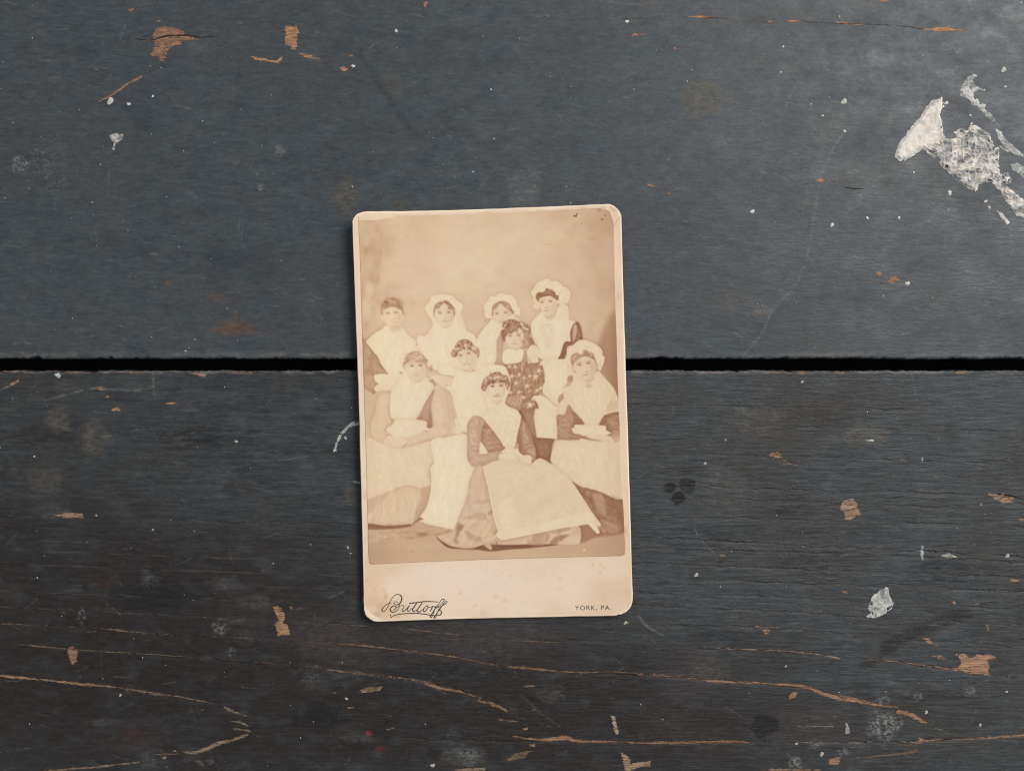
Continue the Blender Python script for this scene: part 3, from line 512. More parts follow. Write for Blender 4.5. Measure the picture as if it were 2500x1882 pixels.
    # her bodice, sleeves, lace
    c.poly(ZH, [(660, 700), (680, 560), (770, 430), (900, 560), (1010, 720), (1090, 820), (1190, 950), (1205, 1045), (1000, 1080), (820, 1112), (780, 1100), (700, 930), (640, 870)], .47, 1.2, 1, True, (.04, 9, 7))
    c.poly(ZH, [(880, 640), (1000, 720), (1080, 820), (1060, 880), (850, 860), (800, 760)], .44, 4, .7); c.ell(ZH, 680, 800, 50, 110, .42, .8, .6)
    c.poly(ZH, [(520, 308), (690, 355), (770, 430), (690, 500), (655, 640), (642, 860), (620, 1090), (650, 1132), (1060, 1105), (1062, 1262), (850, 1312), (680, 1400), (590, 1425), (440, 1380), (360, 1250), (345, 1100), (350, 700), (350, 520), (400, 400)], .6, 1.2, 1, True, (.03, 9, 12))
    c.poly(ZH, [(560, 520), (640, 560), (640, 860), (620, 1080), (560, 1040), (580, 760)], .54, 4, .8); c.poly(ZH, [(640, 1300), (850, 1250), (1060, 1250), (850, 1312), (680, 1400), (590, 1425)], .58, 4, .7)
    for l in ([(400, 1120), (500, 1065), (620, 1095)], [(430, 1160), (520, 1095), (610, 1110)], [(390, 1260), (430, 1180), (500, 1120)], [(385, 1320), (440, 1230), (480, 1180)], [(420, 1000), (520, 960), (610, 990)], [(660, 620), (690, 520), (770, 440)], [(620, 430), (590, 520), (600, 620)]):
        c.line(ZH, l, 2.0, .46, .75)
    for l in ([(400, 1220), (450, 1150), (540, 1080)], [(430, 700), (440, 800), (480, 900)], [(490, 620), (510, 760)], [(420, 900), (500, 920), (580, 980)]):
        c.line(ZH, l, 2.2, .8, .6)
    for l in ([(800, 960), (900, 905), (1040, 905), (1150, 915)], [(820, 1090), (900, 1030), (1050, 1005), (1180, 1000)], [(860, 990), (980, 950), (1160, 970)]):
        c.line(ZH, l, 2.2, .33, .8)
    for l in ([(780, 940), (900, 890), (1100, 885)], [(830, 1050), (960, 985), (1160, 990)], [(800, 640), (900, 620)]):
        c.line(ZH, l, 2.2, .66, .7)
    c.poly(ZH, [(640, 890), (700, 950), (795, 1112), (640, 1132), (620, 1085)], .93, 1)
    c.poly(ZH, [(1500, 265), (1560, 350), (1640, 500), (1720, 680), (1800, 900), (1852, 1100), (1842, 1245), (1752, 1325), (1745, 1190), (1680, 1140), (1560, 1160), (1480, 1085), (1460, 900), (1330, 1020), (1400, 860), (1470, 560), (1512, 420)], .43, 1.2, 1, True, (.05, 6, 12))
    c.poly(ZH, [(1540, 420), (1600, 520), (1660, 720), (1700, 880), (1620, 900), (1560, 700)], .56, 3, .7, True, (.1, 4, 4)); c.poly(ZH, [(1480, 600), (1540, 800), (1540, 1080), (1490, 1080), (1462, 860)], .32, 3, .8); c.poly(ZH, [(1640, 1040), (1800, 1010), (1840, 1180), (1760, 1300), (1745, 1180)], .55, 3, .8)
    for l in ([(1580, 1120), (1680, 1010), (1800, 995)], [(1570, 1165), (1640, 1140), (1700, 1155)], [(1600, 840), (1680, 860)], [(1690, 560), (1760, 760), (1830, 1020)]):
        c.line(ZH, l, 2.0, .3, .7)
    for l in ([(1600, 500), (1570, 610)], [(1590, 830), (1650, 880)], [(1620, 1000), (1760, 930)]):
        c.line(ZH, l, 2.0, .7, .7)
    c.poly(ZH, [(900, 130), (1150, 60), (1300, 140), (1400, 190), (1485, 255), (1515, 380), (1480, 500), (1430, 700), (1395, 900), (1340, 1000), (1200, 1020), (1160, 960), (1080, 820), (1010, 720), (880, 560), (770, 430), (690, 350), (820, 200)], .905, 1, 1, True, (.07, 3, 3))
    for i in range(70):
        u, v = rr.uniform(0, 1), rr.uniform(0, 1)
        y = 180 + 800 * v; w = 330 * (1 - v) ** .7 + 60; x = 1150 + 100 * v + (u - .5) * 2 * w
        c.ell(ZH, x, y, rr.uniform(8, 24), rr.uniform(8, 20), .76 if rr.random() < .6 else .97, .7, .55)
    edge = spline(np.array([(770, 430), (880, 560), (1010, 720), (1080, 820), (1160, 960)], float), False, 5)
    for p in list(edge) + list(spline(np.array([(1505, 330), (1480, 500), (1430, 700), (1395, 900), (1340, 1000)], float), False, 5)):
        c.ell(ZH, p[0], p[1], 20, 20, .95, .4, .9)
    c.poly(ZH, [(1065, 1110), (1130, 1060), (1230, 985), (1330, 1010), (1460, 1030), (1480, 1095), (1560, 1160), (1740, 1190), (1748, 1325), (1650, 1362), (1480, 1315), (1062, 1275)], .9, 1.1, 1, True, (.015, 8, 8))
    c.line(ZH, [(1062, 1115), (1060, 1260)], 1.6, .62, .7); c.poly(ZH, [(1065, 1085), (1120, 1110), (1110, 1130), (1062, 1115)], .5, 1); c.line(ZH, [(1410, 1200), (1450, 1250), (1530, 1240)], 2.2, .7, .8); c.line(ZH, [(1480, 1300), (1600, 1320), (1700, 1350)], 1.5, .72, .7); c.poly(ZH, [(1580, 1180), (1740, 1185), (1740, 1320), (1650, 1350), (1560, 1310)], .84, 2, .8); c.line(ZH, [(1750, 1190), (1755, 1320)], 2, .5, .7)
    for l in ([(1100, 1140), (1250, 1120), (1400, 1140)], [(1290, 1150), (1400, 1200), (1480, 1290)], [(1340, 1130), (1450, 1190), (1540, 1290)], [(1400, 1120), (1500, 1190), (1590, 1260)], [(1480, 1310), (1580, 1345), (1680, 1350)], [(1560, 1180), (1640, 1200), (1720, 1190)]):
        c.addline(ZH, l, 1.0, -.11)
    c.add(ZH, 1480, 1250, 9, 5, -.06); c.add(ZH, 1200, 1190, 14, 5, .03)
    # skirt, shadow under it, apron over the lap
    c.poly(Z2, [(680, 984), (770, 1046), (850, 1068), (950, 1074), (1050, 1046), (1200, 1046), (1620, 1042), (1400, 1072), (1250, 1082), (1100, 1097), (1000, 1084), (880, 1078), (760, 1064)], .2, 1.6, 1)
    c.poly(Z2, [(980, 448), (1035, 438), (1080, 600), (1130, 850), (1185, 1010), (1640, 915), (1780, 893), (1782, 1036), (1600, 1040), (1400, 1042), (1200, 1046), (1130, 1036), (1050, 1044), (950, 1070), (850, 1066), (770, 1044), (690, 982), (800, 940), (850, 830), (912, 690), (930, 560)], .68, 1.2, 1, True, (.03, 14, 10))
    c.poly(ZK, [(240, 680), (390, 760), (320, 860), (240, 1000), (250, 1140), (170, 1120), (150, 1040), (200, 900)], .43, 3, .85); c.ell(ZK, 280, 790, 50, 50, .32, .8, .7)
    c.poly(ZK, [(340, 600), (560, 500), (700, 440), (860, 500), (900, 640), (700, 610), (480, 600)], .56, 4, .8); c.poly(ZK, [(400, 850), (620, 960), (760, 1000), (740, 1100), (560, 1070), (460, 1000)], .53, 4, .8); c.poly(ZK, [(880, 500), (980, 370), (1000, 460), (920, 520)], .48, 2, .85); c.poly(ZK, [(980, 960), (1100, 800), (1130, 860), (1050, 930)], .52, 2.5, .8)
    c.poly(ZK, [(620, 200), (900, 180), (940, 240), (760, 280), (600, 250)], .57, 3, .7); c.line(ZK, [(760, 1010), (860, 980), (980, 990)], 3, .5, .8); c.ell(ZK, 440, 190, 50, 100, .55, .7, .5, 0, (.15, 3, 3))
    for l in ([(340, 640), (600, 660), (900, 660)], [(390, 780), (620, 920), (900, 980), (1080, 1000)], [(340, 870), (380, 1060)], [(560, 300), (740, 320), (940, 270)], [(860, 520), (900, 620)], [(600, 440), (760, 420), (960, 380)]):
        c.line(ZK, l, 3.2, .75, .7, 2)
    c.poly(ZK, [(1820, 1060), (1920, 930), (2150, 880), (2240, 1000), (2120, 1160), (1800, 1150)], .5, 4, .8); c.poly(ZL, [(380, 1140), (420, 1050), (560, 960), (780, 930), (720, 1010), (560, 1120)], .36, 3, .85); c.poly(ZL, [(420, 880), (640, 800), (840, 790), (780, 850), (500, 920)], .52, 3, .7); c.poly(ZL, [(560, 1130), (680, 1050), (860, 960), (990, 930), (1000, 1130)], .74, 3, .8); c.line(ZL, [(250, 1120), (260, 1000), (340, 880)], 4, .66, .6, 2)
    c.poly(ZK, [(820, 1170), (920, 1140), (980, 1200), (960, 1270), (880, 1230)], .6, 1.2)
    c.line(ZK, [(1110, 1095), (1075, 1110), (1090, 1160)], 1.8, .12, .9)
    c.poly(Z2, [(1036, 444), (1035, 440), (1039, 438), (1150, 392), (1300, 402), (1400, 426), (1480, 376), (1580, 430), (1650, 480), (1730, 562), (1800, 662), (1880, 790), (1952, 888), (1925, 905), (1942, 945), (1922, 955), (1845, 880), (1640, 920), (1400, 970), (1186, 1012), (1182, 1013), (1180, 1008), (1130, 850), (1080, 600)], .825, 1, 1, True, (.035, 30, 8, -.35))
    for (pts, tn) in (([(1180, 640), (1350, 560), (1520, 480), (1600, 520), (1400, 640), (1250, 700)], .79), ([(1300, 760), (1450, 680), (1640, 640), (1660, 700), (1500, 780), (1380, 830)], .77), ([(1650, 560), (1760, 660), (1850, 780), (1700, 820), (1640, 700)], .78), ([(1150, 700), (1250, 690), (1300, 900), (1200, 920)], .9)):
        c.poly(Z2, pts, tn, 12, .7)
    c.poly(Z2, [(1160, 940), (1400, 905), (1640, 845), (1850, 792), (1890, 872), (1640, 916), (1400, 968), (1185, 1008)], .875, 1.4)
    c.line(Z2, [(1038, 445), (1082, 602), (1132, 852), (1186, 1010)], 3, .97, .9); c.line(Z2, [(1150, 395), (1300, 404), (1400, 428)], 1.2, .78, .7); c.line(Z2, [(1620, 600), (1635, 800)], 1.5, .83, .6); c.poly(Z2, [(1850, 880), (1880, 870), (1942, 944), (1920, 956)], .92, .9, 1, False); c.line(Z2, [(1890, 800), (1930, 880)], 2, .7, .7); c.line(Z2, [(1740, 570), (1880, 795)], 1.6, .72, .6)
    PI2 = math.pi / 2
    # cloth: creases follow each garment
    for (z, pts, ang, n, amp, w, L, sp) in (
            (ZA, [(560, 860), (160, 1190), (400, 1540), (640, 1900), (980, 2050), (1260, 1500), (1170, 1150), (900, 900), (740, 980)], PI2, 26, .032, (2.5, 6), (18, 40), .25),
            (Z1, [(640, 1010), (545, 1080), (560, 1150), (650, 1310), (860, 1320), (1020, 1280), (980, 1110), (900, 1040), (850, 1000)], PI2, 40, .035, (2, 5), (12, 30), .5),
            (ZB, [(720, 970), (480, 1230), (400, 1420), (360, 1900), (780, 1900), (850, 1380), (960, 1100)], 2.1, 34, .04, (2, 4.5), (14, 34), .3),
            (ZC, [(390, 830), (150, 1120), (220, 1420), (400, 1830), (710, 1820), (860, 1460), (990, 1430), (980, 1260), (1090, 1020), (950, 970), (940, 720), (850, 630), (690, 860), (520, 970)], PI2 + .1, 60, .038, (1.2, 3.5), (8, 24), .4),
            (ZC, [(1100, 1040), (1180, 1045), (1245, 1200), (1250, 1430), (1020, 1540), (860, 1800), (740, 1820), (880, 1480), (1000, 1440), (990, 1260)], PI2, 26, .06, (1.5, 4), (8, 22), .35),
            (ZE, [(-40, 640), (300, 560), (600, 620), (950, 480), (980, 700), (880, 1000), (980, 1300), (1060, 1640), (700, 1800), (300, 1700), (210, 1100), (100, 950), (230, 740)], PI2, 60, .03, (2, 5), (14, 34), .35),
            (ZD, [(950, 700), (680, 1000), (650, 1300), (720, 1600), (1180, 1620), (1400, 1250), (1560, 1000), (1400, 740)], PI2 + .1, 30, .03, (2, 5), (14, 32), .3),
            (ZD, [(1590, 940), (1720, 890), (1800, 1010), (1855, 1300), (1880, 1780), (1570, 1800), (1530, 1400)], .25, 20, .03, (2, 4), (7, 16), .4),
            (ZG, [(400, -140), (640, -160), (640, 0), (615, 200), (680, 420), (560, 600), (700, 770), (520, 900), (310, 780), (250, 600), (270, 400)], .5, 24, .028, (2, 4.5), (8, 18), .5),
            (ZG, [(1560, 550), (1880, 580), (1870, 690), (1640, 850), (1400, 850), (1100, 980), (940, 990), (1100, 790), (1400, 670)], 1.3, 16, .03, (2, 4), (6, 14), .4),
            (ZG, [(570, 610), (760, 420), (1000, 380), (1400, 450), (1530, 590), (1100, 780), (760, 830)], 1.2, 40, .05, (1.2, 3), (4, 12), .9),
            (Z2, [(130, 260), (400, 300), (640, 250), (660, 300), (640, 420), (625, 590), (450, 585), (130, 690)], PI2, 32, .036, (4, 8), (20, 50), .3),
            (Z2, [(150, 250), (400, 300), (620, 260), (620, 580), (300, 640), (140, 690)], .2, 16, .04, (2, 5), (14, 40), .4),
            (Z2, [(150, 700), (450, 595), (630, 605), (600, 730), (490, 885), (130, 870)], PI2 + .1, 34, .05, (2.5, 6), (14, 36), .2),
            (Z2, [(640, 250), (915, 210), (935, 430), (975, 455), (930, 560), (905, 690), (845, 830), (838, 915), (560, 855), (620, 690), (640, 560)], PI2 + .1, 50, .035, (2.5, 6), (20, 46), .2),
            (Z2, [(1045, 445), (1300, 405), (1480, 380), (1650, 485), (1800, 665), (1940, 885), (1640, 915), (1185, 1005), (1085, 605)], -.45, 40, .034, (4, 9), (24, 60), .35),
            (Z2, [(1045, 445), (1300, 405), (1480, 380), (1650, 485), (1800, 665), (1940, 885), (1640, 915), (1185, 1005), (1085, 605)], 1.2, 16, .03, (3, 7), (20, 50), .3),
            (Z2, [(985, 455), (1035, 445), (1085, 605), (1180, 1005), (1640, 920), (1775, 900), (1775, 1030), (1050, 1040), (850, 1060), (700, 985), (850, 835), (915, 690), (935, 560)], 1.9, 50, .05, (3, 7), (14, 40), .6),
            (Z2, [(1620, 245), (1800, 230), (2110, 260), (2120, 700), (1870, 605), (1735, 565), (1585, 425)], 1.5, 36, .034, (4, 8), (20, 50), .35),
            (Z2, [(1740, 575), (1960, 650), (2130, 720), (2130, 900), (2000, 955), (1940, 940), (1885, 785)], 1.1, 30, .05, (2.5, 6), (12, 34), .4),
            (ZI, [(540, 490), (740, 370), (790, 260), (900, 400), (1095, 660), (900, 740), (1000, 885), (1030, 1000), (570, 1040)], .3, 40, .055, (1.4, 3.2), (6, 16), .5),
            (ZI, [(1580, 480), (1890, 405), (1910, 1050), (1770, 1060), (1690, 930), (1600, 780), (1460, 690)], .1, 30, .05, (1.5, 3.5), (7, 18), .5),
            (ZF, [(980, 860), (1300, 1100), (1510, 750), (1820, 1100), (1970, 1500), (1700, 1880), (1300, 1980), (880, 1490), (960, 1000)], 1.35, 60, .045, (1.5, 4.5), (10, 34), .4),
            (ZF, [(310, 530), (770, 505), (950, 570), (970, 840), (840, 1000), (640, 1320), (600, 1480), (370, 1140), (345, 800)], 1.5, 40, .045, (1.5, 4), (8, 24), .5),
            (ZI, [(50, 360), (540, 290), (530, 980), (100, 950)], 1.5, 24, .045, (1.5, 4), (8, 24), .5),
            (ZH, [(520, 320), (690, 365), (750, 430), (650, 640), (620, 1090), (1050, 1110), (1050, 1255), (680, 1395), (440, 1370), (350, 1100), (355, 520)], .5, 40, .035, (1.6, 3.6), (7, 18), .4),
            (ZH, [(680, 570), (770, 440), (1000, 720), (1190, 960), (1190, 1040), (820, 1100), (700, 930), (650, 860)], .15, 40, .05, (1.2, 3.2), (7, 20), .4),
            (ZH, [(1510, 290), (1640, 510), (1800, 910), (1845, 1100), (1830, 1240), (1745, 1300), (1560, 1150), (1480, 1080), (1480, 560)], .8, 44, .055, (1.2, 3), (5, 14), .6),
            (ZH, [(900, 140), (1150, 70), (1480, 260), (1505, 380), (1390, 890), (1330, 990), (1200, 1010), (1010, 720), (700, 350)], 1.2, 150, .075, (1, 2.4), (2.5, 7), 1.4),
            (ZE, [(1320, 440), (1960, 420), (2160, 480), (2200, 900), (2080, 1390), (1700, 1440), (1380, 1320), (1470, 900)], 1.5, 110, .09, (1, 2.4), (5, 16), .35),
            (ZE, [(1310, 185), (1560, 120), (1740, 130), (1620, 395), (1335, 405)], 1.5, 22, .05, (1, 2.5), (6, 14), .3),
            (ZD, [(80, -40), (140, -30), (400, 310), (620, 660), (330, 655), (325, 780), (420, 880), (310, 1040), (110, 920)], 1.1, 34, .045, (1.5, 4), (6, 20), .5)):
        c.folds(z, pts, ang, n, amp, w, L, int(abs(pts[0][0] * 7 + pts[0][1] * 3 + n)), sp)
    # hair and caps
    for (z, pts, ang, n, amp, w, L, sp) in (
            (ZA, [(455, 450), (560, 280), (660, 245), (780, 260), (900, 390), (930, 580), (790, 460), (690, 440), (520, 505), (485, 620)], .3, 60, .1, (.7, 1.4), (4, 10), .5),
            (ZA, [(1570, 540), (1600, 400), (1790, 300), (1960, 370), (2040, 560), (1960, 490), (1870, 400), (1800, 350), (1690, 465), (1600, 530)], .9, 60, .12, (.8, 1.5), (2.5, 6), 1.2),
            (ZB, [(715, 880), (740, 660), (930, 570), (1110, 650), (1190, 850), (1090, 760), (900, 620), (745, 775)], .7, 60, .1, (.7, 1.4), (4, 9), 1.0),
            (ZC, [(260, 530), (300, 380), (450, 345), (520, 300), (670, 390), (740, 540), (560, 460), (330, 512)], .1, 60, .09, (.7, 1.4), (4, 10), .5),
            (ZB, [(910, 1260), (960, 1050), (1250, 985), (1520, 1100), (1560, 1280), (1640, 1520), (1440, 1700), (1380, 1430), (1300, 1150), (1050, 1260), (1000, 1430)], 1.2, 140, .13, (.8, 1.7), (4, 11), .8),
            (ZE, [(180, 225), (260, 60), (450, -110), (655, -10), (800, 185), (760, 290), (640, 150), (380, 150), (300, 275)], .8, 150, .15, (.9, 1.8), (2.5, 6), 1.6),
            (ZD, [(920, 500), (980, 250), (1200, 150), (1460, 350), (1440, 540), (1370, 405), (1050, 418)], -.2, 90, .1, (.7, 1.5), (5, 12), .4),
            (ZF, [(920, 490), (1050, 355), (1190, 310), (1400, 370), (1490, 620), (1400, 500), (1200, 440), (965, 640)], -.3, 80, .1, (.7, 1.5), (4, 10), .5),
            (ZE, [(840, 930), (960, 700), (1040, 605), (1250, 605), (1430, 740), (1470, 860), (1400, 1000), (1330, 838), (1120, 850), (900, 1020)], .8, 170, .16, (.9, 1.8), (2.5, 6), 1.6)):
        c.folds(z, pts, ang, n, amp, w, L, int(abs(pts[0][0] * 5 + n)), sp, .03, False)
    for (z, pts, n, amp) in ((Z1, [(650, 960), (597, 850), (640, 775), (740, 754), (840, 800), (880, 840), (860, 900), (820, 820), (740, 790), (660, 850)], 60, .045), (ZB, [(610, 940), (545, 680), (655, 500), (930, 402), (1190, 490), (1320, 730), (1310, 860), (1150, 780), (930, 570), (720, 740)], 80, .045),
                             (ZC, [(300, 750), (190, 660), (140, 400), (270, 190), (530, 100), (770, 180), (1000, 430), (940, 610), (720, 600), (690, 420), (480, 300), (260, 450)], 170, .085), (ZF, [(785, 505), (840, 270), (1120, 88), (1400, 150), (1605, 340), (1645, 520), (1570, 740), (1440, 480), (1200, 320), (930, 480), (870, 860)], 150, .075), (ZE, [(980, 450), (840, 510), (800, 700), (900, 720), (1040, 610), (1250, 605), (1410, 680), (1350, 490), (1250, 456)], 50, .04)):
        c.folds(z, pts, 1.2, n, amp, (.9, 2.2), (3, 8), n, 1.4, .03)
    # faces
    for f in ((ZA, (602, 575), (768, 558), (722, 690), (680, 768), (800, 764), 1, .8), (ZA, (1715, 560), (1900, 548), (1820, 682), (1740, 744), (1900, 740), 1, .9), (ZB, (820, 838), (1015, 815), (935, 955), (845, 1020), (985, 1012), 1, .9), (ZC, (388, 592), (563, 575), (478, 706), (430, 782), (555, 770), 1, 1), (ZB, (1112, 1318), (1295, 1310), (1200, 1425), (1125, 1497), (1262, 1492), 1, .9),
              (ZE, (388, 243), (560, 200), (512, 372), (450, 443), (600, 424), 1, .95), (ZD, (1108, 472), (1290, 462), (1208, 612), (1125, 678), (1270, 667), 1, .95), (ZF, (1110, 622), (1300, 585), (1255, 765), (1180, 856), (1320, 815), 1, 1.0), (ZE, (1082, 912), (1272, 896), (1188, 1072), (1090, 1127), (1260, 1118), 1, 1.05)):
        c.face(*f[:-1], f[-1] * .72)
    # folds and creases in the cloth
    for (z, l, w, tn, al) in ((Z2, [(1100, 560), (1250, 520), (1450, 440)], 3, .77, .5), (Z2, [(1150, 780), (1330, 700), (1560, 560)], 4, .77, .5), (Z2, [(1240, 900), (1450, 800), (1620, 660)], 4, .78, .5), (Z2, [(1480, 380), (1500, 470), (1470, 560)], 3, .77, .5), (Z2, [(1560, 430), (1640, 560), (1720, 720)], 4, .77, .5), (Z2, [(1420, 880), (1560, 780), (1700, 740)], 3, .88, .6), (Z2, [(1120, 640), (1280, 600), (1400, 520)], 3, .88, .6), (Z2, [(1220, 860), (1360, 780), (1520, 640)], 3, .88, .5),
                              (Z2, [(240, 300), (250, 420), (230, 560)], 3, .76, .5), (Z2, [(440, 310), (450, 430), (430, 560)], 3, .77, .45), (Z2, [(540, 290), (560, 380), (540, 480)], 3, .78, .45), (Z2, [(300, 330), (310, 480), (290, 600)], 3, .88, .5), (Z2, [(200, 560), (330, 520), (470, 520)], 3, .77, .5),
                              (Z2, [(720, 260), (700, 460), (680, 700)], 3, .88, .5), (Z2, [(800, 260), (790, 500), (760, 860)], 3, .88, .5), (Z2, [(870, 240), (860, 420), (830, 700)], 3, .88, .5), (Z2, [(660, 560), (650, 700), (610, 800)], 4, .86, .5),
                              (Z2, [(1680, 270), (1660, 360), (1600, 420)], 3, .77, .5), (Z2, [(1800, 250), (1780, 420), (1760, 560)], 3, .78, .5), (Z2, [(1920, 260), (1900, 450), (1890, 600)], 3, .77, .5), (Z2, [(2030, 270), (2010, 460), (2020, 640)], 3, .72, .5), (Z2, [(1720, 480), (1860, 520), (2000, 600)], 3, .77, .5),
                              (Z2, [(250, 680), (260, 780), (230, 870)], 4, .62, .6), (Z2, [(340, 650), (360, 760), (350, 880)], 4, .76, .6), (Z2, [(440, 610), (450, 740), (430, 880)], 4, .64, .5), (Z2, [(500, 610), (510, 740), (480, 870)], 3, .76, .5),
                              (ZA, [(700, 1000), (660, 1250), (640, 1600)], 3, .84, .5), (ZA, [(900, 1000), (920, 1250), (860, 1500)], 3, .84, .5), (ZA, [(420, 1010), (480, 1200), (560, 1400)], 3, .84, .45), (ZA, [(1560, 950), (1520, 1150), (1480, 1400)], 3, .88, .5), (ZA, [(1750, 960), (1740, 1200), (1700, 1420)], 3, .88, .5), (ZA, [(1900, 960), (1960, 1100), (2060, 1180)], 3, .87, .5),
                              (ZB, [(760, 1120), (640, 1300), (540, 1600)], 3, .86, .5), (ZB, [(860, 1150), (780, 1350), (720, 1640)], 3, .86, .5), (ZE, [(500, 650), (480, 900), (500, 1300)], 3, .88, .5), (ZE, [(650, 650), (680, 900), (640, 1300)], 3, .88, .5), (ZE, [(350, 620), (320, 800), (340, 1100)], 3, .88, .45),
                              (ZD, [(900, 900), (880, 1150), (920, 1500)], 3, .85, .5), (ZD, [(1150, 920), (1160, 1200), (1080, 1500)], 3, .85, .5), (ZD, [(1330, 880), (1300, 1100), (1240, 1350)], 3, .85, .45), (ZF, [(1150, 1100), (1120, 1350), (1180, 1600)], 3, .77, .5), (ZF, [(1450, 1050), (1500, 1300), (1480, 1650)], 3, .76, .5), (ZF, [(1620, 1050), (1720, 1300), (1760, 1500)], 3, .74, .5), (ZF, [(500, 560), (520, 800), (560, 1200)], 3, .85, .5), (ZF, [(680, 560), (660, 800), (620, 1100)], 3, .85, .5)):
        c.line(z, l, w, tn, al, 2.2)
    # stains and ageing of the print
    c.line(SRC, [(1530, 1350), (1502, 1340)], 0.1, .5, 0)
    c.poly(ZTL, [(860, 470), (980, 420), (1300, 420), (1700, 420), (1300, 520), (1000, 535), (860, 545)], .85, 1.2, .9)
    c.ell(ZTR, 815, 280, 46, 42, .38, .6, .7); c.line(ZTR, [(640, 262), (760, 262), (860, 255)], 1.6, .4, .7)
    for (x, y, r) in ((285, 415, 15), (325, 418, 15), (345, 375, 13), (885, 494, 13), (955, 405, 10)):
        c.ell(ZTR, x, y, r, r * 1.1, -.35, .35, .95)
    c.line(ZTR, [(480, 545), (440, 590), (390, 640)], 1.6, .42, .6); c.ell(ZTR, 700, 900, 120, 60, .46, .9, .35); c.line(Z1, [(1500, 360), (1570, 368)], 1.2, .45, .5); c.line(Z2, [(480, 1090), (510, 1105)], 1.3, .4, .6)
    c.ell(ZL, 1122, 1268, 22, 18, .95, .3, .95); c.ell(Z1, 884, 592, 3, 3, .93, .5, .8)
    for i in range(160):
        x, y = rr.uniform(880, 1530), rr.uniform(515, 1370)
        c.ell(SRC, x, y, rr.uniform(.6, 1.3), rr.uniform(.6, 1.3), .5 if rr.random() < .6 else .95, .6, rr.uniform(.15, .5))
    t = c.v[..., 0]
    t = np.where(t < .66, .66 - (.66 - t) * 1.48, t)
    t = np.where(t > .9, .9 + (t - .9) * .75, t) - .012
    t = t + np.clip((t - .74) * 6, 0, 1) * (0.035 * fbm(X / 15, Y / 30, 14, 3) + 0.02 * fbm((X + .3 * Y) / 7, Y / 40, 15, 2) - .012)
    def blur(q, r):
        k = np.exp(-(np.arange(-3 * r, 3 * r + 1) / r) ** 2 / 2.0); k /= k.sum(); h = len(k) // 2
        for ax in (0, 1):
            pad = [(0, 0), (0, 0)]; pad[ax] = (h, h); e = np.pad(q, pad, mode='edge'); n = q.shape[ax]
            q = sum(w * (e[s:s + n] if ax == 0 else e[:, s:s + n]) for s, w in enumerate(k))
        return q
    t = blur(t, 1)
    m = np.clip((t - .77) * 8, 0, 1)
    t = t - .04 * m * (1 - blur(m, 24))
    t = t + .25 * np.clip(t - blur(t, 2), -.16, .12) + .06 * np.clip(t - blur(t, 5), -.1, .1)
    t = t + (.022 * fbm(X / 5.5, Y / 7, 16, 3) + .02 * fbm(X / 12, Y / 12, 17, 2)) * (.35 + .65 * m)
    t = t + 0.012 * vnoise(X / 1.6, Y / 1.6, 11) + 0.012 * fbm(X / 6, Y / 6, 12, 2)
    # fade to the yellowed margins of old albumen paper
    stops = [-.4, 0, .25, .5, .7, .85, 1.0]
    cols = np.array([(82, 50, 42), (142, 98, 72), (173, 131, 103), (199, 163, 132), (219, 189, 157), (231, 208, 176), (242, 223, 192)], float)
    rgb = np.stack([np.interp(t, stops, cols[:, k]) for k in range(3)], -1)
    tint = fbm(X / 55, Y / 55, 21, 2)
    edge = np.clip(1 - np.minimum(np.minimum(X - 885, 1522 - X) / 34, 1), 0, 1)
    rgb[..., 2] -= 9 * edge + 2.5 * tint
    rgb[..., 0] -= 5 * edge
    rgb[..., 1] -= 4 * edge - 1.0 * tint
    c.v = lin(np.clip(rgb, 0, 255))
    return c

# ------------------------------------------------------------------ object helpers
ILL = 1.10     # display value -> surface colour

def tag(o, label=None, cat=None, group=None, kind=None):
    if label: o['label'] = label
    if cat: o['category'] = cat
    if group: o['group'] = group
    if kind: o['kind'] = kind
    return o

def empty(name, loc=(0, 0, 0)):
    o = bpy.data.objects.new(name, None)
    o.empty_display_size = 0.02
    COL.objects.link(o); o.location = loc
    return o

def mesh_obj(name, verts, faces, mat, parent=None, color=None, smooth=False, attr='tint', off=(0, 0, 0)):
    me = bpy.data.meshes.new(name)
    v = np.asarray(verts, np.float64) - np.asarray(off)
    me.from_pydata(v.tolist() if not isinstance(verts, np.ndarray) else v, [], faces)
    if color is not None:
        a = me.color_attributes.new(attr, 'FLOAT_COLOR', 'POINT')
        c = np.ones((len(v), 4), np.float32); c[:, :color.shape[1]] = color
        a.data.foreach_set('color', c.ravel())
    if smooth:
        me.polygons.foreach_set('use_smooth', np.ones(len(me.polygons), bool))
    me.materials.append(mat)
    me.update()
    o = bpy.data.objects.new(name, me)
    COL.objects.link(o)
    if parent: o.parent = parent
    return o

def grid_faces(nj, ni):
    j, i = np.meshgrid(np.arange(nj - 1), np.arange(ni - 1), indexing='ij')
    a = (j * ni + i).ravel()
    return np.stack([a, a + ni, a + ni + 1, a + 1], 1)

# ------------------------------------------------------------------ materials (all node based)
def new_mat(name):
    m = bpy.data.materials.new(name); m.use_nodes = True
    nt = m.node_tree
    return m, nt, nt.nodes['Principled BSDF']

def node(nt, t, **kw):
    n = nt.nodes.new(t)
    for k, v in kw.items():
        if k in n.inputs: n.inputs[k].default_value = v
        else: setattr(n, k, v)
    return n

def noise_node(nt, coord, scale, detail=4, rough=0.55, stretch=(1, 1, 1)):
    mp = node(nt, 'ShaderNodeMapping'); mp.inputs['Scale'].default_value = stretch
    nt.links.new(coord, mp.inputs['Vector'])
    n = node(nt, 'ShaderNodeTexNoise'); n.inputs['Scale'].default_value = scale
    n.inputs['Detail'].default_value = detail; n.inputs['Roughness'].default_value = rough
    nt.links.new(mp.outputs['Vector'], n.inputs['Vector'])
    return n.outputs['Fac']

